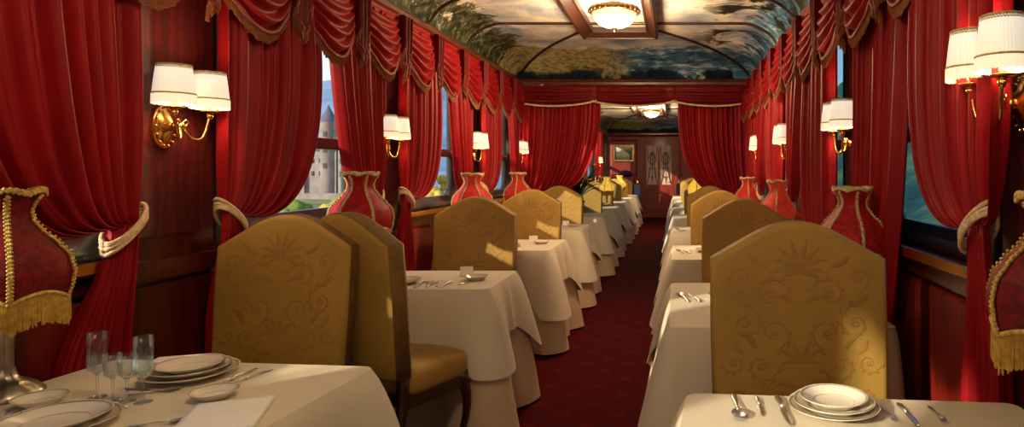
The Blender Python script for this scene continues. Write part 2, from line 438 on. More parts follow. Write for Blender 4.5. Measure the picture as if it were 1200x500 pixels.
CACHE = {}
def mesh(g, m, smooth=True, name='mesh'):
    me = bpy.data.meshes.new(name); me.from_pydata(g.v, [], g.f)
    me.materials.append(MAT[m] if isinstance(m, str) else m)
    if smooth:
        me.polygons.foreach_set('use_smooth', [i not in g.flat for i in range(len(g.f))])
    me.update(); me.validate()
    return me
def part(name, g, m, parent=None, loc=(0, 0, 0), rz=0, smooth=True):
    me = g if isinstance(g, bpy.types.Mesh) else mesh(g, m, smooth, name)
    o = bpy.data.objects.new(name, me); COL.objects.link(o)
    o.location = loc; o.rotation_euler = (0, 0, rz)
    if parent: o.parent = parent
    return o
def tag(o, label, cat, group=None, kind=None):
    o['label'] = label; o['category'] = cat
    if group: o['group'] = group
    if kind: o['kind'] = kind
    return o
def thing(name, label, cat, loc=(0, 0, 0), rz=0, group=None):
    o = bpy.data.objects.new(name, None); COL.objects.link(o)
    o.location = loc; o.rotation_euler = (0, 0, rz); o.empty_display_size = 0.1
    return tag(o, label, cat, group)
def struct(name, g, m, parent=None, smooth=False, label=None):
    o = part(name, g, m, parent, smooth=smooth)
    if parent is None: o['kind'] = 'structure'
    if label: o['label'] = label
    return o
def dup(root, loc, rz, label, group=None):
    def cp(o, par):
        c = o.copy(); COL.objects.link(c)
        if par: c.parent = par
        for ch in o.children: cp(ch, c)
        return c
    r = cp(root, None); r.location = loc; r.rotation_euler = (0, 0, rz); r['label'] = label
    if group: r['group'] = group
    return r
def lamp_light(name, loc, power, col, radius, parent=None):
    l = bpy.data.lights.new(name, 'POINT'); l.energy = power; l.color = col; l.shadow_soft_size = radius
    o = bpy.data.objects.new(name, l); COL.objects.link(o); o.location = loc
    if parent: o.parent = parent
    return o
ss = lambda t: max(0, min(1, t))**2*(3-2*max(0, min(1, t)))
lerp = lambda a, b, t: a+(b-a)*t

# ------------------------------------------------------------------ the carriage shell
XL, XR = -1.93, 0.97
Y0 = -2.0
SILL, HEAD, MID = 1.05, 2.30, 1.50
CORN = 2.43; FLAT = 2.72
struct('floor', G().box(XL-.1, XR+.1, Y0, Y_BACK+.1, -0.1, 0), 'carpet', label='dark red patterned carpet')
PIL_L = [-1.14, 0.64, 2.42, 4.20, 5.98, 7.62]
PIL_R = [-1.74, -0.06, 1.62, 3.30, 4.98, 6.66]
far_p = [8.3+1.83*k for k in range(6)]
PHW = 0.27
def wall(side):
    x = XL if side == 'left' else XR
    sg = 1 if side == 'left' else -1             # into the room
    pil = (PIL_L if side == 'left' else PIL_R)+far_p
    g = G()
    bx = lambda a, b, y0, y1, z0, z1: g.box(min(x+sg*a, x+sg*b), max(x+sg*a, x+sg*b), y0, y1, z0, z1)
    bx(-.10, 0, Y0, Y_BACK, 0, SILL); bx(-.10, 0, Y0, Y_BACK, HEAD, FLAT+.1)
    prev = Y0; wins = []
    for p in pil+[Y_BACK+PHW]:
        h = .12 if abs(p-7.62) < .01 else PHW
        if p-h > prev+.05: wins.append((prev, p-h))
        prev = p+h
    lo = Y0
    for (a, b) in wins:
        bx(-.10, 0, lo, a, SILL, HEAD); lo = b
    if lo < Y_BACK: bx(-.10, 0, lo, Y_BACK, SILL, HEAD)
    w = struct('wall_'+side, g, 'mahogany')
    for p in pil:                                  # upholstered pier and its mouldings
        h = (.12 if abs(p-7.62) < .01 else PHW)-.03
        b = G().box(min(x, x+sg*.012), max(x, x+sg*.012), p-h, p+h, SILL+.06, CORN-.05); part('pier_panel', b, 'wallpaper', w, smooth=False)
        b = G().box(min(x, x+sg*.014), max(x, x+sg*.014), p-h, p+h, .22, SILL-.12); part('wainscot_panel', b, 'mahogany', w, smooth=False)
    for (a, b_) in wins:
        if b_-a < .5: continue
        n = 2; st = (b_-a)/n
        for k in range(n):
            ya, yb = a+k*st+.05, a+(k+1)*st-.05
            q = G()
            lo_, hi_ = .22, SILL-.12
            X = lambda d: x+sg*d
            vs_ = [(X(0), ya, lo_), (X(0), yb, lo_), (X(0), yb, hi_), (X(0), ya, hi_),
                   (X(.016), ya+.02, lo_+.02), (X(.016), yb-.02, lo_+.02), (X(.016), yb-.02, hi_-.02), (X(.016), ya+.02, hi_-.02)]
            fs = [(4, 5, 6, 7), (0, 1, 5, 4), (1, 2, 6, 5), (2, 3, 7, 6), (3, 0, 4, 7)]
            q.add(vs_, fs, True); part('wainscot_panel', q, 'mahogany_red', w, smooth=False)
    rail = G().box(min(x, x+sg*.035), max(x, x+sg*.035), Y0, Y_BACK, SILL-.10, SILL-.03); part('chair_rail', rail, 'mahogany', w, smooth=False)
    bb = G().box(min(x, x+sg*.02), max(x, x+sg*.02), Y0, Y_BACK, 0, .16)
    struct('baseboard_'+side, bb, 'mahogany')
    return wins, x, sg
WIN = {}
wcount = [0]
for side in ('left', 'right'):
    wins, x, sg = wall(side)
    WIN[side] = wins
    for (a, b) in wins:
        if b-a < .5 or (a > 8.5 and side == 'right') : 
            if b-a < .5: continue
        wcount[0] += 1
        nm = 'window_%d' % wcount[0]
        fm = 'frame_grey' if side == 'left' else 'frame_dark'
        w = bpy.data.objects.new(nm, None); COL.objects.link(w); w['kind'] = 'structure'; w.location = (x, (a+b)/2, SILL)
        hw = (b-a)/2; H = HEAD-SILL
        # rounded ring frame
        def rr(u, inset, rad):
            # rounded rectangle path, u in 0..1
            A, B = hw-inset, H/2-inset
            t = u*4; k = int(t) % 4; fr = t-int(t)
            cx, cz = [(A-rad, B-rad), (-A+rad, B-rad), (-A+rad, -B+rad), (A-rad, -B+rad)][k]
            if fr < .5:
                an = k*PI/2+fr*2*(PI/2); return cx+rad*math.cos(an), cz+rad*math.sin(an)
            an = (k+1)*PI/2
            nx, nz = [(A-rad, B-rad), (-A+rad, B-rad), (-A+rad, -B+rad), (A-rad, -B+rad)][(k+1) % 4]
            p = (cx+rad*math.cos(an), cz+rad*math.sin(an)); q = (nx+rad*math.cos(an), nz+rad*math.sin(an))
            s_ = (fr-.5)*2; return lerp(p[0], q[0], s_), lerp(p[1], q[1], s_)
        prof = [(0.0, -.10, .001), (0.0, .012, .001), (.03, .018, .05), (.045, .0, .09), (.055, -.02, .10), (.09, -.03, .10), (.09, -.075, .10)]
        def fn(u, v):
            i = min(int(v*(len(prof)-1)+1e-6), len(prof)-1); ins, d, rad = prof[i]
            yy, zz = rr(u % 1.0, ins, rad); return (sg*d, yy, H/2+zz)
        part('window_frame', G().grid(fn, 64, len(prof)-1, True), fm, w)
        part('mid_rail', G().box(min(-.07*sg, 0), max(-.07*sg, 0), -hw+.08, hw-.08, MID-SILL-.03, MID-SILL+.03), fm, w, smooth=False)
        gm = 'pane' if side == 'left' else 'tinted'
        part('pane', G().box(-.052*sg-.003, -.052*sg+.003, -hw+.07, hw-.07, .07, MID-SILL-.02), gm, w, smooth=False)
        part('pane', G().box(-.060*sg-.003, -.060*sg+.003, -hw+.07, hw-.07, MID-SILL+.02, H-.07), gm, w, smooth=False)
        sl = G().box(min(0, .075*sg), max(0, .075*sg), -hw-.02, hw+.02, -.035, .0)
        part('window_sill', sl, 'mahogany', w, smooth=False)
        ed = G().box(min(.072*sg, .082*sg), max(.072*sg, .082*sg), -hw-.02, hw+.02, -.028, .006)
        part('brass_strip', ed, 'brass', w, smooth=False)

# ceilings (painted, coved at the sides and towards the end wall)
q_ = lambda t: math.sqrt(max(0, 1-(1-max(0, min(1, t)))**2))
def ceil_h(x, y, yend, ystart=None):
    ds = min(x-XL, XR-x)
    p = min(q_(ds/.36), q_((yend-y)/1.25))
    if ystart is not None: p = min(p, q_((y-ystart)/1.25))
    return CORN+(FLAT-CORN)*p
def ceiling(name, ya, yb, m, start):
    g = G(); nx = 56; ny = int((yb-ya)*10)
    xs = [XL+(XR-XL)*(0.5-0.5*math.cos(PI*i/nx)) for i in range(nx+1)]
    fn = lambda u, v: (xs[round(u*nx)], lerp(ya, yb, v), ceil_h(xs[round(u*nx)], lerp(ya, yb, v), yb, ya if start else None))
    g.grid(fn, nx, ny)
    o = struct(name, g, m, smooth=True); return o
c1 = ceiling('ceiling', Y0, Y_BULK, 'mural', False)
c2 = ceiling('ceiling.001', Y_BULK+.1, Y_BACK, 'mural_far', True)
c1['label'] = 'painted ceiling of the near saloon'; c2['label'] = 'painted ceiling of the far saloon'
# roof above so no sky leaks in
struct('roof', G().box(XL-.1, XR+.1, Y0, Y_BACK+.1, FLAT+.1, FLAT+.16), 'mahogany')
tn = [0]
def trim(g, m, smooth=False):
    tn[0] += 1; return struct('trim_%d' % tn[0], g, m, smooth=smooth)
def cornice(sgx, x, ya, yb):
    pts = [(0, 2.33), (.04, 2.335), (.055, 2.36), (.09, 2.37), (.11, 2.395), (.11, 2.425), (.08, 2.44), (.065, 2.465), (0, 2.475)]
    g = G(); g.grid(lambda u, v: (x+sgx*pts[round(u*8)][0], lerp(ya, yb, v), pts[round(u*8)][1]), 8, 1)
    trim(g, 'cornice')
for ya, yb in ((Y0, Y_BULK), (Y_BULK+.1, Y_BACK)):
    cornice(1, XL, ya, yb); cornice(-1, XR, ya, yb)
def cornice_end(y):
    pts = [(0, 2.33), (.04, 2.335), (.055, 2.36), (.09, 2.37), (.11, 2.395), (.11, 2.425), (.08, 2.44), (.065, 2.465), (0, 2.475)]
    g = G(); g.grid(lambda u, v: (lerp(XL, XR, v), y-pts[round(u*8)][0], pts[round(u*8)][1]), 8, 1); trim(g, 'cornice')
cornice_end(Y_BULK); cornice_end(Y_BACK)
def rib(path_xy, yend, ystart=None, r=.017):
    P = []
    for k in range(len(path_xy)-1):
        (xa, ya), (xb, yb) = path_xy[k], path_xy[k+1]
        for i in range(25):
            t = i/24; x, y = lerp(xa, xb, t), lerp(ya, yb, t); P.append((x, y, ceil_h(x, y, yend, ystart)-.006))
    trim(G().tube(P, r, 8), 'rib', True)
cx_ = lambda xs: [XL+.02]+xs+[XR-.02]
FX0, FX1 = -.885, -.155
def cove_xs(y): # dense near coves
    xs = [XL+.02+.36*(1-math.cos(PI/2*i/10)) for i in range(11)]
    return [(x, y) for x in xs]+[(XR+XL-x, y) for x in xs[::-1]]
for y in (5.9, 5.0, 4.1, 2.3, .5): rib(cove_xs(y), Y_BULK)
for y in (10.2, 12, 14, 16.6): rib(cove_xs(y), Y_BACK, Y_BULK+.1)
rib([(FX0, 6.2), (XL+.04, Y_BULK-.04)], Y_BULK); rib([(FX1, 6.2), (XR-.04, Y_BULK-.04)], Y_BULK)
rib([(FX0, 15.4), (XL+.04, Y_BACK-.04)], Y_BACK); rib([(FX1, 15.4), (XR-.04, Y_BACK-.04)], Y_BACK)
def skylight_frame(ya, yb, label):
    t = thing('ceiling_frame', label, 'frame', (0, 0, FLAT-.1))
    prof = [(0, .1), (0, .012), (.012, 0), (.030, 0), (.036, .014), (.085, .055), (.092, .05), (.108, .05), (.112, .1)]
    cs = [(FX0, ya), (FX1, ya), (FX1, yb), (FX0, yb)]
    for k in range(4):
        a, b = cs[k], cs[(k+1) % 4]
        g = G()
        def fn(u, v):
            ins, z = prof[round(u*8)]
            p = lerp(a[0], b[0], v), lerp(a[1], b[1], v)
            sx = (1 if p[0] == FX0 else -1); sy = (1 if p[1] == ya else -1)
            return (p[0]+sx*ins, p[1]+sy*ins, z)
        g.grid(fn, 8, 1); part('rail', g, 'rib', t, smooth=False)
skylight_frame(3.5, 6.2, 'dark wooden frame round the lamp on the near painted ceiling')
skylight_frame(10.8, 15.4, 'small dark wooden ceiling frame beyond the curtained arch')
# bulkhead with arch, its jambs
g = G(); yb0, yb1 = Y_BULK, Y_BULK+.1
g.box(XL, XR, yb0, yb1, 2.25, FLAT+.1); g.box(XL, XL+.16, yb0, yb1, 0, 2.25); g.box(XR-.16, XR, yb0, yb1, 0, 2.25)
struct('wall_bulkhead', g, 'mahogany_red')
struct('wall_front', G().box(XL-.1, XR+.1, Y0-.1, Y0, 0, FLAT+.16), 'mahogany')
# end wall with door
bw = struct('wall_back', G().box(XL-.1, -.86, Y_BACK, Y_BACK+.1, 0, FLAT+.1).box(-.02, XR+.1, Y_BACK, Y_BACK+.1, 0, FLAT+.1).box(-.86, -.02, Y_BACK, Y_BACK+.1, 2.24, FLAT+.1), 'mahogany_red')
for (a, b, z0, z1) in ((-1.85, -1.06, 1.2, 2.25), (-1.85, -1.06, .2, 1.08), (.16, .88, 1.2, 2.25), (.16, .88, .2, 1.08)):
    q = G(); y = Y_BACK
    q.add([(a, y, z0), (b, y, z0), (b, y, z1), (a, y, z1), (a+.05, y-.03, z0+.05), (b-.05, y-.03, z0+.05), (b-.05, y-.03, z1-.05), (a+.05, y-.03, z1-.05)],
          [(4, 5, 6, 7), (0, 1, 5, 4), (1, 2, 6, 5), (2, 3, 7, 6), (3, 0, 4, 7)], True)
    part('wall_panel', q, 'mahogany_red', bw, smooth=False)
for xx in (-.93, .05):
    part('pilaster', G().box(xx-.06, xx+.06, Y_BACK-.05, Y_BACK, 0, 2.33).box(xx-.075, xx+.075, Y_BACK-.07, Y_BACK, 2.2, 2.33), 'mahogany_red', bw, smooth=False)
d = struct('door_1', G().box(-.86, -.80, Y_BACK-.02, Y_BACK+.06, 0, 2.24).box(-.08, -.02, Y_BACK-.02, Y_BACK+.06, 0, 2.24).box(-.80, -.08, Y_BACK-.02, Y_BACK+.06, 2.08, 2.24)
     .box(-.80, -.08, Y_BACK-.02, Y_BACK+.06, 0, .95).box(-.47, -.41, Y_BACK-.02, Y_BACK+.06, .95, 2.08), 'mahogany_red', label='wooden end door with two tall etched panes')
for (a, b) in ((-.80, -.47), (-.41, -.08)):
    p = part('pane', G().box(a, b, Y_BACK+.01, Y_BACK+.03, .95, 2.08), 'frosted', d, smooth=False)
    g = G(); y = Y_BACK-.012; mx = (a+b)/2; w = (b-a)/2
    for sx in (-1, 1):
        g.tube([(mx+sx*w*(.9-.55*math.sin(PI*t)*(1 if t < .6 else .4)), y, .97+1.08*t) for t in [i/20 for i in range(21)]], .010, 5)
        g.tube([(mx+sx*w*.5*(1-math.cos(2*PI*t))*.8*(1-t*.3), y, 1.05+.5*t+.06*math.sin(4*PI*t)) for t in [i/20 for i in range(21)]], .008, 5)
        g.tube([(mx+sx*w*(.25+.3*math.cos(4.5*t))*(1-.5*t/PI), y, 1.7+.22*math.sin(4.5*t)*(1-.4*t/PI)) for t in [i*PI/20 for i in range(21)]], .008, 5)
    g.tube([(mx, y, .97), (mx, y, 2.06)], .006, 5)
    part('grille', g, 'walnut', p)
part('lower_panel', G().box(-.70, -.18, Y_BACK-.035, Y_BACK-.02, .2, .82), 'mahogany_red', d, smooth=False)
g = G().tube([(-.11, Y_BACK-.02, 1.02), (-.11, Y_BACK-.07, 1.02), (-.19, Y_BACK-.07, 1.02)], .012, 6)
part('door_handle', g, 'brass', d)

# ------------------------------------------------------------------ view outside
def polar(phi, r): a = math.radians(phi); return -r*math.sin(a), r*math.cos(a)
import mathutils.noise as mn
def ridge_h(phi):
    px = 790-748*math.tan(math.radians(phi))
    t = (px-20)/(520-20)
    k = lerp(.050, .150, ss(t)) if t < 1.2 else .15
    return k
g = G()
def mt(u, v):
    phi = lerp(3, 80, u); r = lerp(330, 900, v); x, y = polar(phi, r)
    k = ridge_h(phi)*900*math.cos(math.radians(phi))
    n = mn.fractal(Vector((x*.008, y*.008, 0)), 1.0, 2.0, 5)*10
    return (x, y, -8+(k+8)*ss(v*1.1)+n*v*1.2)
g.grid(mt, 120, 40); struct('hills', g, 'mountain', smooth=True, label='wooded mountain across the valley, painted blue with distance haze')
g = G(); g.grid(lambda u, v: (lerp(-2.5, -900, u**2), lerp(-80, 900, v), -2.2-5.8*ss(u**2*900/60)+mn.noise(Vector((u*9, v*9, 0)))*min(1, u*6)*1.5), 40, 40)
struct('terrain', g, 'meadow', smooth=True, label='green valley floor outside the left windows')
g = G()
def rh(u, v):
    x = 4+116*u; y = lerp(-60, 420, v)
    return (x, y, -2.5+u*64+mn.fractal(Vector((x*.06, y*.06, 3)), 1, 2, 5)*5*min(1, u*5))
g.grid(rh, 50, 110); struct('terrain.001', g, 'hillside', smooth=True, label='dark wooded slope outside the right windows')

# castle
CY = 200.0
def cp(px, py): return (px-790)/F*CY, EYE-(py-200)/F*CY
cas = thing('castle', 'grey stone castle with pointed slate tower seen through the second left window', 'castle', (cp(372, 240)[0], CY, -10))
ox, oz = cas.location.x, cas.location.z
def cbox(name, px0, px1, py0, py1, dy0, dy1, m, par=cas):
    xa, z1 = cp(px0, py0); xb, z0 = cp(px1, py1)
    return part(name, G().box(xa-ox, xb-ox, dy0, dy1, z0-oz, z1-oz), m, par, smooth=False)
def tower(px, hwpx, pytop, pycone, pybase):
    x, z0 = cp(px, pybase); r = hwpx/F*CY; zt = cp(px, pytop)[1]; zc = cp(px, pycone)[1]
    t = part('tower', G().lathe([(r, z0-oz), (r, zt-oz-1.2), (r*1.12, zt-oz-.8), (r*1.12, zt-oz)], 16, (x-ox, 4, 0)), 'stone', cas)
    part('cone_roof', G().lathe([(r*1.2, zt-oz-.1), (r*.55, lerp(zt, zc, .5)-oz), (.02, zc-oz)], 16, (x-ox, 4, 0)), 'slate', t)
    for k in range(3):
        zz = lerp(zt, z0, .12+.18*k)
        part('window', G().box(x-ox-.5, x-ox+.5, 4-r-.15, 4-r+.4, zz-oz-1.6, zz-oz), 'castle_window', t, smooth=False)
tower(377, 9, 141, 121, 245); tower(340, 6, 176, 158, 245); tower(396, 7, 160, 143, 245)
cbox('keep_wall', 352, 388, 176, 246, 3, 14, 'stone')
xa, zt = cp(352, 176); xb, _ = cp(388, 176); zr = cp(370, 163)[1]
rg = G(); rg.add([(xa-ox-.4, 2.6, zt-oz), (xb-ox+.4, 2.6, zt-oz), (xb-ox+.4, 14.4, zt-oz), (xa-ox-.4, 14.4, zt-oz), (xa-ox+1.5, 8.5, zr-oz), (xb-ox-1.5, 8.5, zr-oz)],
    [(0, 1, 5, 4), (1, 2, 5), (2, 3, 4, 5), (3, 0, 4)], True); part('roof', rg, 'slate', cas, smooth=False)
cbox('curtain_wall', 318, 352, 196, 262, 2, 5, 'stone'); cbox('curtain_wall', 386, 425, 188, 262, 4, 8, 'stone'); cbox('outer_wall', 300, 430, 226, 266, -4, -2, 'stone')
for px in (360, 369, 380):
    for py in (188, 203): cbox('window', px-1.3, px+1.3, py-2.5, py+2.5, 2.7, 3.2, 'castle_window')
for k in range(6): cbox('merlon', 319+k*6, 322+k*6, 193, 197, 2, 5, 'stone')

# trees outside on the left
def crown(seed, r):
    rnd = random.Random(seed); g = G()
    for k in range(9):
        c = Vector((rnd.uniform(-.6, .6)*r, rnd.uniform(-.6, .6)*r, r*rnd.uniform(.5, 1.7))); rr = r*rnd.uniform(.42, .66)
        h = G().ball((0, 0, 0), rr, 14)
        h.v = [tuple(c+Vector(p)*(1+.28*mn.noise(Vector(p)*2.6/r*2+c))) for p in h.v]
        g.add(h.v, h.f)
    return g
crowns = {(s, k): mesh(crown(s, 2.4), 'crown_'+k, True, 'crown') for s in (1, 2) for k in ('green', 'yellow', 'rust')}
trunk_m = mesh(G().tube([(0, 0, -1), (0.1, 0, 1.2), (0, .1, 2.6)], lambda t: .28-.12*t, 7), 'bark', True, 'trunk')
ord_ = ['first', 'second', 'third', 'fourth', 'fifth', 'sixth', 'seventh', 'eighth', 'ninth', 'tenth']
TL = {'green': 'round green tree in the valley outside the left windows', 'yellow': 'round yellow autumn tree in the valley outside the left windows',
      'rust': 'round rust brown autumn tree in the valley outside the left windows'}
tr = random.Random(5)
spots = [(484, 238, 120), (494, 232, 150), (503, 240, 105), (512, 226, 170), (519, 238, 112), (527, 228, 160), (536, 240, 110), (548, 230, 140),
         (585, 236, 150), (594, 228, 170), (601, 240, 130), (608, 232, 150), (330, 246, 130), (350, 250, 112), (390, 248, 120), (404, 240, 140), (520, 214, 230), (498, 214, 240),
         (95, 272, 60), (84, 262, 75), (108, 268, 66), (116, 286, 46), (72, 250, 85), (60, 242, 100)]
for i, (px, py, Y) in enumerate(spots):
    k = ['rust', 'green', 'yellow', 'green', 'yellow', 'green'][i % 6]
    if i >= 18: k = 'green' if i % 3 else 'yellow'
    x = (px-790)/F*Y; z = EYE-(py-200)/F*Y
    wn, j = ('third', i) if i < 8 else ('fourth', i-8) if i < 12 else ('second', i-12) if i < 16 else ('third', i-8) if i < 18 else ('first', i-18)
    t = thing('tree', '%s tree in the valley, %s of those seen through the %s left window' % ({'green': 'round green', 'yellow': 'yellow autumn', 'rust': 'rust brown'}[k], ord_[j], wn), 'tree', (x, Y, z-3.2), tr.uniform(0, 6), 'autumn trees in the valley')
    part('crown', crowns[(1+i % 2, k)], None, t); part('trunk', trunk_m, None, t)
    t.scale = (1, 1, tr.uniform(.85, 1.2))

# ------------------------------------------------------------------ curtains
def fringe_strands(path, length, step, w, jitter=.15, seed=0, out=None):
    """short hanging strands under a path"""
    rnd = random.Random(seed); g = G(); path = [Vector(p) for p in path]
    acc = 0
    for i in range(len(path)-1):
        a, b = path[i], path[i+1]; L = (b-a).length; n = max(1, round(L/step)); d = (b-a).normalized() if L > 0 else Vector((1, 0, 0))
        hd = Vector((d.x, d.y, 0)); hd = hd.normalized() if hd.length > .01 else Vector((1, 0, 0))
        nn = Vector((-hd.y, hd.x, 0))
        for k in range(n):
            p = a+(b-a)*((k+.5)/n); l = length*(1+rnd.uniform(-jitter, jitter)); s = hd*w; m = nn*w
            e = p+Vector((rnd.uniform(-.15, .15)*w*4, rnd.uniform(-.15, .15)*w*4, -l))
            g.add([p-s, p+m, p+s, p-m, e-s*1.3, e+m*1.3, e+s*1.3, e-m*1.3], [(0, 1, 5, 4), (1, 2, 6, 5), (2, 3, 7, 6), (3, 0, 4, 7), (4, 5, 6, 7)], True)
    return g

def curtain(label, place, width, seed, ztop=2.33, ztie=1.17, zbot=.05, m='velvet', gather=.10, sag=.11, folds=9, n_out=.10, toff=0.0, tied=True, name='curtain', tie_mat='rope', group=None, tail=True, spread=0.0):
    """place(s, n, z) -> world; s runs from the tied side into the opening, n out from the wall"""
    rnd = random.Random(seed)
    ph = [rnd.uniform(0, 6.28) for _ in range(4)]
    pin = lambda c: 1-2*abs((1-c)/2)**.62
    fw = lambda u: pin(math.cos(2*PI*folds*(u+.035*math.sin(2*PI*u*1.7+ph[0]))+ph[1]))*.8+.2*math.cos(2*PI*folds*2.3*u+ph[2])
    def strand(u, v):
        s0 = width*u+spread*u; s3 = .015+toff+gather*u
        p = [(s0, ztop), (s0+.03*u, ztie+.52), (s0*.82+.05*u, ztie-sag*1.5*u), (s3, ztie)]
        a = [(1-v)**3, 3*v*(1-v)**2, 3*v*v*(1-v), v**3]
        s = sum(w*q[0] for w, q in zip(a, p)); z = sum(w*q[1] for w, q in zip(a, p))
        amp = lerp(.044, .013, ss((v-.55)/.45))
        billow = .045*math.sin(PI*min(1, v*1.05))*u
        return s, z, n_out+fw(u)*amp+billow
    g = G()
    def fn(u, v):
        s, z, n = strand(u, v)
        return place(s+.004*math.sin(9*v+ph[3]), n, z)
    g.grid(fn, folds*12, 44)
    if tail:
        def fl(u, v):
            w0, w1 = gather, gather+.13+.05*math.sin(PI*v)
            s = .015+toff+lerp(w0, w1, ss(v*2.2)*.75+.25*v)*u-.02*ss(v*2)
            z = lerp(ztie, zbot, v)
            return place(max(s, -.07), lerp(n_out, .058, ss(v*2.5))+fw(u)*lerp(.012, .030, ss(v*3))+.008*math.sin(v*3+ph[0]), z)
        g.grid(fl, folds*12, 24)
    t = thing(name, label, 'curtain', place(0, 0, max(zbot, 0)), 0, group)
    L = Vector(t.location)
    g.v = [tuple(Vector(p)-L) for p in g.v]
    dr = part('drape', g, m, t)
    md = dr.modifiers.new('thick', 'SOLIDIFY'); md.thickness = .004; md.offset = 0
    # rope tie-back: three cords round the gather and up to the wall hook
    rg = G()
    c = .015+toff+gather*.5
    for k in range(4):
        pts = []
        for i in range(25):
            a = 2*PI*i/24
            s = c+(gather*.60+.012)*math.cos(a); n = n_out+(.042)*math.sin(a)
            pts.append(Vector(place(s, n, ztie-.012+.0125*(k-1.5)-.062*math.cos(a)+.008*math.sin(a+k)))-L)
        rg.tube(pts, .0072, 6)
    if tied: part('tieback', rg, tie_mat, t)
    return t
def left_place(y, dy): return lambda s, n, z: (XL+n, y+dy*s, z)
def right_place(y, dy): return lambda s, n, z: (XR-n, y+dy*s, z)
ord_ = ['first', 'second', 'third', 'fourth', 'fifth', 'sixth', 'seventh', 'eighth', 'ninth', 'tenth']
LC = [(-.84, 1, .25, 'unseen red velvet curtain added to dapple the sunlight, window behind the front left table, near side'),  # out-of-view pair, added to dapple the sun on the right chair
      (.42, -1, .42, 'unseen red velvet curtain added to dapple the sunlight, window behind the front left table, far side'),
      (2.19, -1, .78, 'red velvet curtain beside the near left sconce, nearest on the left'),
      (2.57, 1, .68, 'red velvet curtain just beyond the near left sconce, left of the castle'),
      (3.97, -1, .56, 'red velvet curtain right of the castle view, before the second left sconce'),
      (4.30, 1, .62, 'red velvet curtain just beyond the second left sconce'),
      (5.72, -1, .56, 'red velvet curtain just before the third left sconce'),
      (6.06, 1, .52, 'red velvet curtain just beyond the third left sconce'),
      (7.48, -1, .45, 'red velvet curtain just before the fourth left sconce, by the arch')]
for i, (y, dy, w, lab) in enumerate(LC):
    curtain(lab, left_place(y, dy), w, 10+i, m='velvet', group='tied curtains along the left wall', folds=9)
RC = [(1.66, 1, .57, 'dark red curtain tied beside the nearest right sconce'),
      (3.12, -1, .68, 'red curtain hanging long just before the second right sconce, behind the large red lamp'),
      (3.46, 1, .60, 'red curtain just beyond the second right sconce'),
      (4.82, -1, .60, 'red curtain just before the third right sconce'),
      (5.14, 1, .60, 'red curtain just beyond the third right sconce'),
      (6.46, -1, .56, 'red curtain just before the fourth right sconce'),
      (6.76, 1, .50, 'red curtain just beyond the fourth right sconce, by the arch')]
for i, (y, dy, w, lab) in enumerate(RC):
    if i == 1:
        curtain(lab, right_place(y, dy), w, 40+i, ztie=.5, gather=.14, sag=0, n_out=.07, group='curtains along the right wall')
        continue
    curtain(lab, right_place(y, dy), w, 40+i, m='velvet', ztie=.85 if i == 2 else 1.15 if i else 1.2, toff=0 if i else .10, group='tied curtains along the right wall', folds=9)
curtain('wide red curtain swept to the left side of the arch', lambda s, n, z: (XL+.06+s, Y_BULK-.03-n, z), .98, 70, ztop=2.3, ztie=1.02, folds=12, n_out=.12, sag=.02, group='arch curtains')
curtain('wide red curtain swept to the right side of the arch', lambda s, n, z: (XR-.06-s, Y_BULK-.03-n, z), .86, 71, ztop=2.3, ztie=1.02, folds=11, n_out=.12, sag=.02, group='arch curtains')
for i, (y, dy) in enumerate(((15.25, -1), (15.65, 1))):
    curtain(['red curtain before the far saloon left wall sconce', 'red curtain beyond the far saloon left wall sconce'][i], left_place(y, dy), .5, 80+i, folds=7, group='far saloon curtains')

# swagged valances: one per window bay, three swags each with fringe, and tails between
def swag_geo(w, drop, out, edge=.10, folds=5):
    g = G(); A = .027
    D = lambda u: edge+(drop-edge)*(math.sin(PI*u)**.75 if 0 < u < 1 else 0)
    def fn(u, v):
        d = D(u); k = math.sin(PI*u)
        n = .02+out*k*(.35+.65*math.sin(PI*min(1, v*.75)))+A*math.sin(2*PI*folds*v)*k*(.4+.6*v)+.012*math.sin(2*PI*6*u)*(1-k)
        return (w*(u-.5)+.0, n, -d*v)
    g.grid(fn, 36, 44)
    edge_p = [fn(i/40, 1.0) for i in range(41)]
    return g, edge_p
def tail_geo(w, drop):
    """a gathered pointed tail (jabot)"""
    g = G()
    def fn(u, v):
        a = abs(u-.5)*2
        d = drop*(1-.45*a)
        return ((u-.5)*w*(1-.15*v), .045+.022*math.cos(u*2*PI*3)*(1-.2*v), -d*v)
    g.grid(fn, 30, 12)
    return g, [fn(i/30, 1.0) for i in range(31)]
SW, STEP = .63, .575
sg_, se_ = swag_geo(SW, .42, .08, .06, 6)
tg_, te_ = tail_geo(.14, .40)
SWM = mesh(sg_, 'velvet', True, 'swag'); TLM = mesh(tg_, 'velvet_dark', True, 'tail')
SBM = mesh(G().tube([(p[0], p[1]+.006, p[2]) for p in se_], .009, 6), 'pink_braid', True, 'braid')
SFM = mesh(fringe_strands(se_, .048, .009, .0034, .12, 1), 'rust_fringe', False, 'fringe')
TBM = mesh(G().tube([(p[0], p[1]+.004, p[2]) for p in te_], .007, 6), 'pink_braid', True, 'braid')
TFM = mesh(fringe_strands(te_, .05, .008, .003, .12, 2), 'rust_fringe', False, 'fringe')
def fr(o): o['kind'] = 'stuff'; return o
def valance(label, frame, n, group, STEP=STEP):
    """frame: (origin, along vector, rotation about z)"""
    (ox_, oy_, oz_), rz = frame
    t = thing('valance', label, 'valance', (ox_, oy_, oz_), rz, group)
    for k in range(n):
        s = part('swag', SWM, None, t, ((k-(n-1)/2)*STEP, .03, 0))
        part('braid', SBM, None, s); fr(part('fringe', SFM, None, s))
        if k < n-1 or True:
            tl = part('tail', TLM, None, t, ((k-(n-1)/2+.5)*STEP, .055, 0))
            part('braid', TBM, None, tl); fr(part('fringe', TFM, None, tl))
    return t
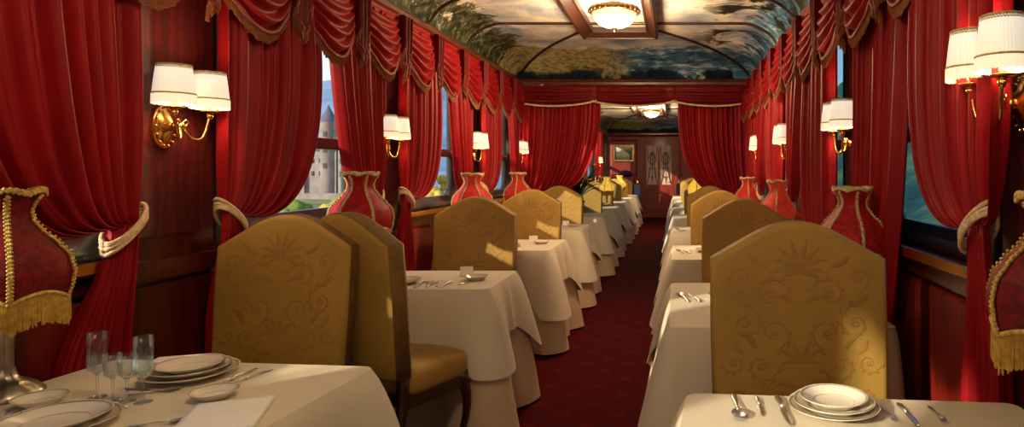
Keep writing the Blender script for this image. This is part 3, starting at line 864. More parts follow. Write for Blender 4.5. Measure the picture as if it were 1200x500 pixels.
# local +y points out from the wall
valance('unseen red swagged valance added to shape the sunlight, window behind the front left table', ((XL+.05, -.21, 2.37), -PI/2), 3, 'left valances', .593)  # out of view, added so its swags curve the top of the sun patch
for i, y in enumerate([1.57, 3.345, 5.12]):
    valance('red swagged valance with gold fringe over the %s left window' % ord_[i], ((XL+.05, y, 2.37), -PI/2), 3, 'left valances', .593)
valance('short red swagged valance over the fourth left window by the arch', ((XL+.05, 6.80, 2.37), -PI/2), 3, 'left valances', .55)
for i, y in enumerate([2.29, 3.97, 5.65]):
    valance('red swagged valance with gold fringe over the %s right window' % ord_[i], ((XR-.05, y, 2.37), PI/2), 3, 'right valances', .56)
valance('short red swagged valance over the fourth right window by the arch', ((XR-.05, 7.08, 2.37), PI/2), 2, 'right valances', .56)
# arch valance
bv = thing('valance', 'dark red swagged valance with cream braid across the arch', 'valance', ((XL+XR)/2, Y_BULK-.1, 2.36), PI)
for k in range(3):
    w = .98; g, e = swag_geo(w+.03, .24, .06, .17, 3)
    s = part('swag', g, 'velvet_dark', bv, ((k-1)*.955, .08, 0))
    part('braid', G().tube([(p[0], p[1]+.008, p[2]) for p in e], .013, 6), 'cream_braid', s)

# ------------------------------------------------------------------ wall sconces
def pleat(a, r, z): return r+.0022*math.cos(a*44)
def make_sconce(label, loc, rz):
    t = thing('wall_sconce', label, 'wall lamp', loc, rz, 'brass wall sconces')
    # local: +y out of the wall, x along the wall, z up from plate centre
    g = G(); n = 32
    prof = [(1.0, 0), (1.0, .012), (.93, .022), (.86, .018), (.80, .026), (.5, .034), (.2, .05), (.0, .055)]
    g.grid(lambda u, v: (.062*prof[round(v*7)][0]*math.cos(2*PI*u), prof[round(v*7)][1], .095*prof[round(v*7)][0]*math.sin(2*PI*u)), n, 7, True)
    for k in range(14):
        a = 2*PI*k/14; g.ball((.054*math.cos(a), .024, .083*math.sin(a)), .006, 8)
    part('backplate', g, 'brass', t)
    boss = G().ball((0, .06, 0), .020, 12).tube([(0, .03, 0), (0, .085, 0)], .012, 10).ball((0, .085, 0), .017, 12, (1, 1, 1.2)).ball((0, .085, -.03), .009, 8)
    part('boss', boss, 'brass', t)
    for sx in (-1, 1):
        pts = []
        for i in range(25):
            q = i/24
            x = sx*(.012+.088*ss(q)); y = .085+.05*math.sin(PI*.5*q); z = -.055*math.sin(PI*min(1, q*1.15))+ .055*ss((q-.55)/.45)
            pts.append((x, y, z))
        arm = G().tube(pts, .0062, 8)
        arm.tube([(sx*(.02+.018*math.cos(w)*(1-w/9)), .09, .012+.02*math.sin(w)*(1-w/9)) for w in [i*.35 for i in range(20)]], .004, 6)
        part('arm', arm, 'brass', t)
        cx, cy, cz = pts[-1]
        cup = G().lathe([(.004, -.02), (.012, -.012), (.014, 0), (.010, .006), (.020, .010), (.036, .016), (.038, .020), (.022, .022), (.014, .03), (.0, .032)], 20, (cx, cy, cz))
        part('cup', cup, 'brass', t)
        part('candle_tube', G().lathe([(.0105, .02), (.0105, .075), (.0, .076)], 12, (cx, cy, cz)), 'china', t)
        sh = G(); z0 = cz+.060; h = .128
        sh.lathe([(.072, 0), (.0655, h*.5), (.058, h), (.055, h), (.069, 0)], 132, (0, 0, 0), pleat)
        so = part('shade', sh, 'shade_white', t, (cx, cy, z0))
        tb = G().ring((0, 0, h), .058, .0042, 44, 6).ring((0, 0, h-.010), .0585, .003, 44, 6)
        for k in range(44):
            a = 2*PI*k/44; tb.ball((.0592*math.cos(a), .0592*math.sin(a), h-.004), .0034, 6)
        fr(part('top_braid', tb, 'cream_braid', so)); part('lower_braid', G().ring((0, 0, .012), .0725, .004, 44, 6), 'cream_braid', so)
        path = [(.0735*math.cos(2*PI*k/48), .0735*math.sin(2*PI*k/48), .012) for k in range(49)]
        f = fringe_strands(path, .042, .0026, .0014, .06, 3); fr(part('fringe', f, 'shade_white', so))
        lamp_light('bulb', (cx, cy, z0+.05), SCONCE_W, (1.0, .72, .42), .03, t)
    t.scale = (.88, .88, .88)
    return t
sc = make_sconce('brass double sconce with white pleated shades, nearest on the left wall', (XL+.012, 2.385, 1.515), -PI/2)
labs = ['brass double sconce between the second pair of left curtains', 'small brass double sconce third along the left wall', 'brass double sconce at the left edge of the arch']
for (y, lab) in zip((4.10, 5.88, 7.52), labs): dup(sc, (XL+.012, y, 1.485), -PI/2, lab)
labs = ['large brass double sconce at the right edge, nearest on the right wall', 'brass double sconce second along the right wall above the red lamp', 'brass double sconce third along the right wall', 'small brass sconce fourth along the right wall by the arch']
for (y, lab) in zip((1.72, 3.27, 4.93, 6.5), labs): dup(sc, (XR-.012, y, 1.53 if y < 2 else 1.49), PI/2, lab)
dup(sc, (XL+.012, 15.45, 1.47), -PI/2, 'tiny sconce on the far saloon left wall beyond the arch')
dup(sc, (XR-.012, 15.45, 1.47), PI/2, 'tiny sconce on the far saloon right wall beyond the arch')

# ------------------------------------------------------------------ ceiling lamps
def make_ceiling_lamp(label, loc):
    t = thing('ceiling_lamp', label, 'ceiling lamp', loc, 0, 'alabaster ceiling lamps')
    can = G().lathe([(.196, -.046), (.200, -.045), (.205, -.065), (.200, -.085), (.188, -.095), (.18, -.09), (.192, -.07), (.196, -.046)], 40, (0, 0, 0), lambda a, r, z: r*(1+.012*math.cos(a*20)) if r > .15 else r)
    for k in range(24):
        a = 2*PI*k/24; can.ball((.203*math.cos(a), .203*math.sin(a), -.07), .014, 8, (1, 1, 1.2))
    part('rim', can, 'bronze', t)
    part('rose', G().lathe([(.0, 0), (.06, 0), (.05, -.015), (.012, -.025), (.012, -.06), (0, -.06)], 20), 'bronze', t)
    for k in range(3):
        a = 2*PI*k/3+.4; part('rod', G().tube([(.01*math.cos(a), .01*math.sin(a), -.04), (.19*math.cos(a), .19*math.sin(a), -.075)], .006, 6), 'bronze', t)
    lamp_light('upper_bulb', (0, 0, -.10), UP_W, (1.0, .82, .58), .05, t)
    b = G().lathe([(.180, -.085), (.176, -.11), (.160, -.145), (.128, -.175), (.085, -.196), (.04, -.206), (.012, -.208), (.0, -.208)], 40)
    part('bowl', b, 'bowl', t)
    part('finial', G().lathe([(.022, -.205), (.024, -.212), (.010, -.218), (.012, -.228), (.0, -.236)], 16), 'brass', t)
    lamp_light('ceiling_bulb', (0, 0, -.42), LAMP_W, (1.0, .70, .38), .12, t)
    return t
cl = make_ceiling_lamp('alabaster bowl ceiling lamp in the near ceiling frame', (-.487, 5.2, FLAT))
dup(cl, (-.487, 13.9, FLAT), 0, 'small bowl ceiling lamp beyond the arch')
dup(cl, (-.487, 1.2, FLAT), 0, 'unseen alabaster ceiling lamp added to light the front tables, over the top of the picture')  # extra lamp out of view, put in to brighten the foreground
for o in [x for x in COL.objects if x.type == 'LIGHT' and x.parent and x.parent.location.y < 2 and x.name.startswith('ceiling_bulb')]:
    o.data = o.data.copy(); o.data.energy = FRONT_W

# ------------------------------------------------------------------ table lamps
def lamp_prof(z):  # z from 0 (bottom of shade) to .30 (top)
    pts = [(0, .150), (.03, .160), (.075, .166), (.12, .156), (.16, .125), (.195, .088), (.225, .066), (.25, .061), (.275, .070), (.30, .088)]
    for i in range(len(pts)-1):
        if pts[i][0] <= z <= pts[i+1][0]:
            t = (z-pts[i][0])/(pts[i+1][0]-pts[i][0]); return lerp(pts[i][1], pts[i+1][1], ss(t)*.5+t*.5)
    return pts[-1][1]
LAMP = {}
def table_lamp(label, loc, shade_mat, sc_=1.0, rz=0, lit=None, group='bell shade table lamps', nr=6):
    t = thing('table_lamp', label, 'table lamp', loc, rz, group)
    key = shade_mat
    if key not in LAMP:
        m = {}
        b = G().lathe([(.0, 0), (.088, 0), (.092, .008), (.088, .016), (.080, .022), (.072, .032), (.050, .045), (.032, .055), (.026, .07), (.0235, .085)], 40, (0, 0, 0), lambda a, r, z: r*(1+.035*math.cos(a*12)) if .01 < z < .06 else r)
        m['base'] = mesh(b, 'pewter', True, 'base')
        st = G().lathe([(.020, .08), (.019, .12), (.021, .17), (.027, .20), (.030, .222), (.022, .235), (.012, .24), (.010, .30), (.008, .50), (.0, .505)], 48, (0, 0, 0), lambda a, r, z: r*(1+.07*math.cos(a*12)) if z < .225 else r)
        m['stem'] = mesh(st, 'pewter', True, 'stem')
        zb = .285
        N_ = 72
        sh = G()
        nv = 24
        def fn(u, v):
            a = 2*PI*u; sec = (u*nr) % 1.0
            z = .30*v; r = lamp_prof(z)*(1-.05*math.sin(PI*sec)*(1 if v < .8 else .4))
            scal = (.022*math.sin(PI*sec))*(1-ss(v/.25))
            top = .012*abs(math.cos(PI*sec))*ss((v-.9)/.1)
            return (r*math.cos(a), r*math.sin(a), zb+z+scal+top)
        sh.grid(fn, N_, nv, True)
        m['shade'] = mesh(sh, shade_mat, True, 'shade')
        br = []
        for k in range(nr):
            g = G(); a = 2*PI*k/nr
            P = []
            for i in range(29):
                z = .30*i/28; r = lamp_prof(z)+.003; P.append((r*math.cos(a), r*math.sin(a), zb+z))
            g.tube(P, .0045, 6)
            for i in range(28):                      # plaited bumps
                for sgn in (-1, 1):
                    p = P[i]; g.ball((p[0]-sgn*.0045*math.sin(a)+.002*math.cos(a), p[1]+sgn*.0045*math.cos(a)+.002*math.sin(a), p[2]+.005*(sgn > 0)), .0046, 6)
            br.append(mesh(g, 'cream_braid' if shade_mat != 'shade_dark' else 'gold_braid', True, 'braid'))
        m['braids'] = br
        tp = G(); n = 90
        ringp = []
        for i in range(n+1):
            u = i/n; p = fn(u, 1.0); ringp.append((p[0]*1.02, p[1]*1.02, p[2]+.002))
        tp.tube(ringp, .0075, 6)
        for i in range(n): 
            p = ringp[i]; tp.ball((p[0]*1.03, p[1]*1.03, p[2]+.004*(-1)**i), .0062, 6)
        m['top_trim'] = mesh(tp, 'cream_braid' if shade_mat != 'shade_dark' else 'gold_braid', True, 'top_trim')
        bt = [(fn(i/n, 0)[0]*1.012, fn(i/n, 0)[1]*1.012, fn(i/n, 0)[2]) for i in range(n+1)]
        m['bottom_trim'] = mesh(G().tube(bt, .0065, 6), 'gold_braid', True, 'bottom_trim')
        m['fringe'] = mesh(fringe_strands(bt, .085, .0036, .0016, .1, 5), 'fringe', False, 'fringe')
        LAMP[key] = m
    m = LAMP[key]
    part('base', m['base'], None, t); part('stem', m['stem'], None, t)
    s = part('shade', m['shade'], None, t)
    for b in m['braids']: part('braid', b, None, s)
    part('top_trim', m['top_trim'], None, s); part('bottom_trim', m['bottom_trim'], None, s); fr(part('fringe', m['fringe'], None, s))
    t.scale = (sc_*.91, sc_*.91, sc_*.955)
    if lit: lamp_light('lamp_bulb', (0, 0, .36), lit, (1.0, .5, .22), .03, t)
    return t
TZ = .756
table_lamp('dark red fringed lamp with fluted silver base at the left edge', (-1.757, 1.675, TZ), 'shade_dark', .95, .35)
table_lamp('red lamp with cream braid behind the two left chairs', (-1.62, 3.30, TZ), 'shade_red', 1.02, .3)
table_lamp('glowing red lamp behind the third chair of the left row', (-1.58, 5.0, TZ), 'shade_lit', 1.0, .2, GLOW_W)
table_lamp('small glowing orange red lamp left of the arch curtain', (-1.62, 6.62, TZ), 'shade_lit', 1.0, .6, GLOW_W)
table_lamp('dark red fringed lamp cut off by the right edge', (.82, 1.36, TZ-.019), 'shade_dark', .98, .1)
table_lamp('red lamp with cream braid by the right window behind the big chair', (.74, 2.65, TZ-.02), 'shade_red', .95, .55)
table_lamp('glowing red lamp second along the right windows', (.75, 4.62, TZ-.02), 'shade_lit', .95, .3, GLOW_W)
table_lamp('small glowing orange red lamp third along the right windows', (.76, 6.6, TZ-.02), 'shade_lit', .95, .5, GLOW_W)
table_lamp('bright yellow lamp nearest beyond the arch on the right', (.34, 8.75, TZ-.02), 'shade_yellow', 1.06, .3, GLOW_W*.4)
table_lamp('bright yellow lamp second beyond the arch on the right', (.62, 10.45, TZ-.02), 'shade_yellow', 1.1, .5, GLOW_W*.4)
table_lamp('bright yellow lamp nearest beyond the arch on the left', (-1.16, 11.0, TZ), 'shade_yellow', .86, .3, GLOW_W*.3)
table_lamp('bright yellow lamp second beyond the arch on the left', (-1.16, 13.6, TZ), 'shade_yellow', .86, .3, GLOW_W*.3)

# ------------------------------------------------------------------ tables under two cloths
def cloth_path(x0, x1, y0, y1, r, ne=30, nc=9):
    P = []
    cs = [(x1-r, y1-r, 0), (x0+r, y1-r, PI/2), (x0+r, y0+r, PI), (x1-r, y0+r, 3*PI/2)]
    for k in range(4):
        cx, cy, a0 = cs[k]
        for i in range(nc): 
            a = a0+PI/2*i/(nc-1); P.append((cx+r*math.cos(a), cy+r*math.sin(a), math.cos(a), math.sin(a), 1.0))
        nx_, ny_, na = cs[(k+1) % 4]; a = a0+PI/2
        ax, ay = cx+r*math.cos(a), cy+r*math.sin(a); bx, by = nx_+r*math.cos(a), ny_+r*math.sin(a)
        for i in range(1, ne): P.append((lerp(ax, bx, i/ne), lerp(ay, by, i/ne), math.cos(a), math.sin(a), 0.0))
    return P
def cloth(x0, x1, y0, y1, ztop, drop, corner, flare, amp, seed, wallside, off=0.0, cflare=.09, zmin=.012, grow=None):
    rnd = random.Random(seed); P = cloth_path(x0-off, x1+off, y0-off, y1+off, .035+off)
    C = [(x0, y0), (x1, y0), (x0, y1), (x1, y1)]
    n = len(P); ph = [rnd.uniform(0, 6.28) for _ in range(5)]
    cf = [rnd.uniform(.75, 1.25) for _ in range(4)]
    rows = 14; g = G(); v = []; f = []
    for j in range(rows+1):
        t = j/rows
        for (x, y, nx, ny, _) in P:
            dists = [math.hypot(x-c[0], y-c[1]) for c in C]; dm = min(dists); ci = dists.index(dm)
            cn = math.exp(-(dm/.13)**2); trough = math.exp(-((dm-.24)/.07)**2)
            s = math.atan2(y-(y0+y1)/2, x-(x0+x1)/2)
            fold = math.cos(x*17+y*19+ph[0])*.6+.4*math.cos(x*31-y*27+ph[1])
            sc_ = 1.0
            if wallside < 0 and nx < -.2: sc_ = .12
            if wallside > 0 and nx > .2: sc_ = .12
            o = (flare+cflare*cn*cf[ci]-.03*trough)*t**.85+amp*fold*t
            z = ztop-min(1, t)*(drop+corner*cn*cf[ci])
            z = max(z, zmin+.004*fold)
            sm = .012*(1-t)**8
            v.append((x+nx*o*sc_-nx*sm, y+ny*o-ny*sm*(1 if t == 0 else 1), z))
    for j in range(rows):
        for i in range(n):
            a = j*n+i; b = j*n+(i+1) % n; f.append((a, b, b+n, a+n))
    g.add(v, f)
    # top surface
    g.add([(p[0]-p[2]*.012, p[1]-p[3]*.012, ztop) for p in P], [tuple(range(n))])
    return g
def table(label, tl, x0, x1, y0, y1, ztop, wallside, seed, rot=0, group=None):
    cx, cy = (x0+x1)/2, (y0+y1)/2
    a, b, c, d = x0-cx, x1-cx, y0-cy, y1-cy
    t = thing('dining_table', tl, 'table', (cx, cy, 0), rot, 'cloth-covered dining tables')
    part('tabletop', G().box(a+.03, b-.03, c+.03, d-.03, ztop-.035, ztop-.008), 'walnut', t, smooth=False)
    part('pedestal', G().lathe([(.0, 0), (.22, 0), (.22, .03), (.06, .07), (.04, .2), (.05, .5), (.10, ztop-.036), (.0, ztop-.036)], 16), 'walnut', t)
    k = thing('tablecloth', label, 'tablecloth', (cx, cy, 0), rot, group)
    part('undercloth', cloth(a, b, c, d, ztop-.004, ztop-.02, 0, .07, .020, seed, wallside), 'linen', k)
    part('overcloth', cloth(a, b, c, d, ztop, .27, .19, .055, .010, seed+50, wallside, .010, .085), 'linen_over', k)
    return k
# front tables
FL_ROT = -.09
table('white cloth on the front left table with crystal glasses', 'front left dining table under its white cloth', -1.80, -.94, 1.16, 1.98, TZ, -1, 1, FL_ROT)
table('white cloth on the front right table with a plate stack', 'front right dining table under its white cloth', -.01, .865, .80, 1.73, TZ-.02, 1, 2, -.09)
LFAR = [3.80, 5.52, 7.12, 9.0, 10.75, 12.5, 14.25, 16.0]
for i, yf in enumerate(LFAR):
    w = ord_[i+1]
    table('cream cloth on the %s table of the left row from the front' % w, '%s dining table of the left row, under its cloth' % w, -1.80, -.93, yf-(.60 if i == 0 else .76), yf, TZ, -1, 100+i, 0, 'cloths of the left row')
RFAR = [3.50, 5.26, 7.0, 9.0, 10.75, 12.5, 14.25, 16.0]
for i, yf in enumerate(RFAR):
    w = ord_[i+1]
    table('cream cloth on the %s table of the right row from the front' % w, '%s dining table of the right row, under its cloth' % w, -.02, .88, yf-(1.0 if i == 0 else .85), yf, TZ-.02, 1, 200+i, 0, 'cloths of the right row')

# ------------------------------------------------------------------ chairs
def make_chair(label, loc, rz, W=.56, group='gold damask dining chairs'):
    t = thing('dining_chair', label, 'chair', loc, rz, group)
    hw = W/2
    # outline of the camel back, bottom .46 .. top
    def topz(x): 
        a = min(1, abs(x)/hw); b = .62*(1-a**2.3)+.38*(.5+.5*math.cos(PI*min(1, a/.93))); return 1.045+.128*b
    O = [(-hw*.97, .47), (hw*.97, .47)]
    n = 40
    O += [(hw, .80)]+[(hw-2*hw*i/n, topz(hw-2*hw*i/n)) for i in range(n+1)]+[(-hw, .80)]
    cxz = (0, .8)
    def inset(p, d):
        return (p[0]*(1-d/hw), cxz[1]+(p[1]-cxz[1])*(1-d/.33))
    lean = lambda z: .10*max(0, z-.5)
    g = G(); rings = [(.022, -.050), (.006, -.043), (0, -.030), (0, .030), (.006, .043), (.022, .050)]
    v = []; f = []; m = len(O)
    for (d, y) in rings:
        for p in O:
            q = inset(p, d); v.append((q[0], y+lean(q[1]), q[1]))
    fr_ = []
    for j in range(2, len(rings)-1):
        for i in range(m):
            a = j*m+i; b = j*m+(i+1) % m; f.append((a, b, b+m, a+m))
    edge = G().add(v, [q for q in f if max(q) < 5*m])
    # wide dark edge band and the two damask faces are separate meshes
    part('edge_band', edge, 'damask_side', t)
    def face(rows_, name, y):
        k = G(); sgn = 1 if y > 0 else -1
        for (d, yy) in rows_:
            pass
        ringv = []
        for (d, yy) in rows_+[(.020, y)]:
            for p in O:
                q = inset(p, d); ringv.append((q[0], yy+lean(q[1]), q[1]))
        nr_ = len(ringv)//m; fs = []
        for j in range(nr_-1):
            for i in range(m):
                a = j*m+i; b = j*m+(i+1) % m; fs.append((a, b, b+m, a+m))
        fs.append(tuple(range((nr_-1)*m, nr_*m)))
        k.add(ringv, fs); part(name, k, 'damask', t)
    face([(0, -.030), (.003, -.040), (.010, -.048)], 'backrest', -.050); face([(.006, .043), (.016, .049)], 'back_panel', .0505)
    # woven motif, raised a hair above the cover: scrolls, fronds and a palmette, mirrored about the middle
    mo = G()
    def ribbon(pts, ws):
        v = []; f = []
        for i, (x, z) in enumerate(pts):
            a_ = pts[max(0, i-1)]; b_ = pts[min(len(pts)-1, i+1)]
            dx, dz = b_[0]-a_[0], b_[1]-a_[1]; L = math.hypot(dx, dz) or 1
            nx_, nz_ = -dz/L*ws[i], dx/L*ws[i]
            for (px_, pz_, yy) in ((x+nx_, z+nz_, -.0502), (x, z, -.0516), (x-nx_, z-nz_, -.0502)): v.append((px_, yy+lean(pz_), pz_))
        for i in range(len(pts)-1):
            for k in (0, 1): f.append((3*i+k, 3*i+k+1, 3*i+k+4, 3*i+k+3))
        mo.add(v, f)
    def both(pts, ws):
        for sx in (1, -1): ribbon([(sx*x, z) for x, z in pts], ws)
    def scroll(cx, cz, R0, a0, turn, span=3.4*PI, leaf=True):
        P = []; Wd = []
        for i in range(34):
            q = i/33; th = a0+turn*span*q; r = R0*math.exp(-1.9*q); P.append((cx+r*math.cos(th), cz+r*math.sin(th))); Wd.append(max(.0014, .0085*R0/.08*(1-q)**.8*min(1, .25+q*6)))
        both(P, Wd)
        both([(cx+.010*R0/.07*math.cos(q), cz+.010*R0/.07*math.sin(q)) for q in [i*PI/5 for i in range(11)]], [.005*R0/.07]*11)
        if leaf:
            for i in range(1, 15, 2):
                x, z = P[i]; th = a0+turn*span*i/33; l = R0*.42*(1-i/20)
                both([(x+l*q*math.cos(th-turn*.9*q), z+l*q*math.sin(th-turn*.9*q)) for q in (0, .25, .5, .75, 1)], [.003, .007*R0/.07, .0075*R0/.07, .005*R0/.07, .0008])
    def frond(x0, z0, ang, l, curl, w=.009):
        P = []; x, z = x0, z0
        for i in range(9):
            P.append((x, z)); a_ = ang+curl*(i/8)**1.5; x += l/8*math.sin(a_); z += l/8*math.cos(a_)
        both(P, [w*math.sin(PI*min(1, .1+.9*q/8))+.0008 for q in range(9)])
    k_ = hw/.28
    for (an, l, cu) in ((.12, .12, .25), (.42, .115, .7), (.75, .10, 1.1), (1.1, .085, 1.5), (1.5, .07, 1.7)): frond(.004, 1.0, an, l, cu)
    for (an, l, cu) in ((.2, .09, .4), (.7, .085, .9), (1.2, .07, 1.4)): frond(.004, .70, an, l, cu)
    for q in ((.095, .93, .062, PI, -1), (.185, .985, .045, -PI/2, 1), (.175, .83, .062, PI/2, 1), (.085, .80, .060, -PI/2, -1), (.125, .69, .056, PI, 1), (.21, .70, .040, 0, -1), (.075, .585, .058, PI/2, -1), (.19, .585, .055, PI, 1)):
        scroll(q[0]*k_, q[1], q[2], q[3], q[4])
    for (x, z, an, l, cu) in ((.02, .90, .9, .09, 1.6), (.215, .93, -2.5, .08, 1.0), (.02, .62, 1.0, .07, 1.4), (.21, .775, -2.8, .06, 1.0), (.14, .745, .4, .07, 1.2), (.10, 1.02, 1.3, .08, -1.2)): frond(x*k_, z, an, l, cu, .010)
    fr(part('damask_motif', mo, 'motif', t))
    # seat
    s = G(); sd = .40
    def seat(u, w):
        a = 2*PI*u; ca, sa = math.cos(a), math.sin(a); e = .28
        px = (abs(ca)**e)*math.copysign(1, ca)*(hw-.005); py = (abs(sa)**e)*math.copysign(1, sa)*sd/2-.05-sd/2+.03
        prof = [(0.0, .385), (.97, .385), (1.0, .40), (1.0, .455), (.975, .48), (.85, .497), (.5, .505), (0, .508)]
        k, z = prof[round(w*7)]
        return (px*k, (py+.05+sd/2-.03)*k-.05-sd/2+.03, z)
    s.grid(seat, 64, 7, True); part('seat', s, 'damask', t)
    ap = G(); 
    for (xa, xb, ya, yb) in ((-hw+.03, hw-.03, -sd+.0, -sd+.03), (-hw+.03, hw-.03, -.06, -.03), (-hw+.02, -hw+.05, -sd+.0, -.03), (hw-.05, hw-.02, -sd+.0, -.03)): ap.box(xa, xb, ya, yb, .33, .386)
    part('apron', ap, 'walnut', t, smooth=False)
    for sx in (-1, 1):
        P = [(sx*(hw-.035+.02*math.sin(PI*q*1.1)-.02*ss(q)*1.2), -sd+.03-.03*math.sin(PI*q)+.01*q, .39*(1-q)+.004) for q in [i/14 for i in range(15)]]
        part('leg', G().tube(P, lambda q: .030-.015*math.sin(PI*.5*min(1, q*1.15))+.008*ss((q-.85)/.15), 10), 'walnut', t)
        P = [(sx*(hw-.04), -.02+.09*q*q, .47*(1-q)+.004) for q in [i/10 for i in range(11)]]
        part('leg', G().tube(P, lambda q: .026-.009*q, 8), 'walnut', t)
    return t
ch = make_chair('gold damask chair at the front left table facing the camera, sunlit', (-1.575, 2.56, 0), 0)
dup(ch, (-1.385, 2.80, 0), PI-.40, 'gold damask chair turned to the aisle, its seat and dark cabriole legs showing')
CHL = [4.24, 5.96, 7.42, 9.44, 11.2, 12.95, 14.7, 16.4]
for i, y in enumerate(CHL):
    dup(ch, (-1.36, y+.10, 0), 0, 'gold chair at the far side of the %s table of the left row' % ord_[i+1])
ch.scale = (.96, 1, 1)
rc0 = dup(ch, (.430, 2.19, 0), 0, 'large gold damask chair at the front right table, nearest on the right'); rc0.scale = (1.08, 1, 1)
CHR = [3.94, 5.70, 7.40, 9.44, 11.2, 12.95, 14.7, 16.4]
for i, y in enumerate(CHR):
    dup(ch, (.445 if i == 0 else .42, y+.10, 0), 0, 'gold chair at the far side of the %s table of the right row' % ord_[i+1])

# ------------------------------------------------------------------ tableware
def plate_mesh(r, deep=.016):
    p = [(0, .004), (r*.55, .004), (r*.62, .006), (r*.70, .013), (r*.98, .013+deep*.5), (r, .015+deep*.5), (r*.985, .012+deep*.5), (r*.70, .007), (r*.60, .0), (0, .0)]
    g = G().lathe(p, 56); return mesh(g, 'china', True, 'plate')
def rim_mesh(r, deep=.016):
    z = lambda k: .013+deep*.5*(k-.70)/.28
    g = G().lathe([(r*.93, z(.93)+.0012), (r*.955, z(.955)+.0014)], 56)
    for k in range(60):
        a = 2*PI*k/60; g.ball((r*.975*math.cos(a), r*.975*math.sin(a), z(.975)+.001), r*.011, 5, (1, 1, .4))
    g.lathe([(r*.60, .0062), (r*.615, .0068)], 56)
    return mesh(g, 'rimline', True, 'rim_border')
PL = {r: (plate_mesh(r), rim_mesh(r)) for r in (.13, .12, .115, .102, .085, .065, .056)}
def plate(label, x, y, z, r, group=None):
    p = part('plate', PL[r][0], None, None, (x, y, z)); tag(p, label, 'plate', group)
    part('rim_border', PL[r][1], None, p); return p
# cutlery along +y (tip at +y)
def fork_g(L=.19):
    g = G(); g.strip([(0, 0, .003, .007, .002), (0, .02, .004, .010, .0022), (0, .06, .006, .006, .002), (0, L*.58, .010, .0035, .002), (0, L*.66, .011, .006, .002), (0, L*.71, .010, .0125, .0014), (0, L*.78, .0075, .0135, .0012)], 8)
    for k in range(4):
        x = -.0105+.007*k; g.strip([(x, L*.77, .0075, .0024, .0012), (x, L*.88, .005, .002, .0012), (x, L, .007, .001, .0008)], 6)
    return g
def spoon_g(L=.19):
    g = G(); g.strip([(0, 0, .003, .007, .002), (0, .02, .004, .010, .0022), (0, .06, .006, .006, .002), (0, L*.6, .010, .0035, .002), (0, L*.70, .010, .005, .0022)], 8)
    a, b = .020, L*.17; cy = L*.84
    def fn(u, w):
        k = w; an = 2*PI*u
        return (a*k*math.cos(an), cy+b*k*math.sin(an), .004+.008*k*k)
    def fo(u, w):
        k = w; an = 2*PI*u
        return (a*1.04*k*math.cos(an), cy+b*1.04*k*math.sin(an), .002+.0092*k*k)
    g.grid(fn, 20, 6, True); g.grid(fo, 20, 6, True); return g
def knife_g(L=.21):
    h = G().strip([(0, 0, .006, .006, .004), (0, .015, .006, .010, .0055), (0, .05, .006, .0075, .005), (0, L*.42, .006, .006, .004)], 8)
    b = G().strip([(0, L*.42, .006, .007, .0016), (.001, L*.5, .005, .0095, .0012), (.001, L*.8, .004, .0105, .001), (.003, L*.95, .004, .006, .0008), (.005, L, .004, .001, .0006)], 8)
    return h, b
FK, SP = mesh(fork_g(), 'silver', True, 'fork'), mesh(spoon_g(), 'silver', True, 'spoon')
kh, kb = knife_g(); KH, KB = mesh(kh, 'silver', True, 'knife'), mesh(kb, 'silver', True, 'blade')
def cut(kind, label, x, y, z, rz, sc_=1.0, group=None):
    if kind == 'knife':
        o = part('knife', KH, None, None, (x, y, z), rz); part('blade', KB, None, o)
    else: o = part(kind, FK if kind == 'fork' else SP, None, None, (x, y, z), rz)
    o.scale = (sc_,)*3
    return tag(o, label, kind, group)
def at(px, py, z):  # point of a horizontal surface seen at a pixel
    Y = (EYE-z)*F/(py-200); return (px-790)/F*Y, Y
def cut_px(kind, label, a, b, z, group=None, L=None):
    xa, ya = at(*a, z); xb, yb = at(*b, z)
    d = math.hypot(xb-xa, yb-ya); base = .21 if kind == 'knife' else .19
    rz = math.atan2(yb-ya, xb-xa)-PI/2
    return cut(kind, label, xa, ya, z, rz, max(.6, min(1.25, d/base)), group)
zl = TZ+.001
def pl_px(label, px, py, z, r, dz=0, group=None):
    x, y = at(px, py, z); return plate(label, x, y, z+dz, r, group)
# front left: stack
pl_px('large ivory plate at the bottom of the front left stack', 223, 441, zl, .12, 0, 'front left plate stack')
pl_px('middle ivory plate of the front left stack', 223, 441, zl, .102, .011, 'front left plate stack')
pl_px('top ivory plate of the front left stack', 223, 441, zl, .085, .020, 'front left plate stack')
pl_px('small bread plate on the cloth right of the glasses', 251, 466, zl, .056)
pl_px('small bread plate beside the silver lamp base', 47, 474, zl, .056)
pl_px('large plate cut off by the bottom left corner', 64, 503, zl, .12, 0, 'bottom left plate stack')
pl_px('upper plate cut off by the bottom left corner', 64, 503, zl, .102, .011, 'bottom left plate stack')
cut_px('fork', 'fork nearest the plate stack on the front left table', (300, 432), (262, 449), zl)
cut_px('fork', 'outer small fork at the right of the front left table', (318, 433), (284, 445), zl)
cut_px('fork', 'fork lying by the plate at the left edge', (6, 486), (36, 477), zl)
cut_px('knife', 'knife behind the plate stack on the front left table', (203, 425), (172, 433), zl)
cut_px('knife', 'long knife in front of the four glasses', (150, 478), (98, 477), zl)
cut_px('knife', 'knife lying crosswise between glasses and plate stack', (192, 458), (152, 456), zl)
cut_px('spoon', 'spoon in front of the tall clear glass', (135, 484), (88, 479), zl)
cut_px('spoon', 'spoon right of the small goblets by the stack', (150, 463), (188, 459), zl)
cut_px('spoon', 'spoon at the bottom edge below the glasses', (150, 500), (193, 496), zl)
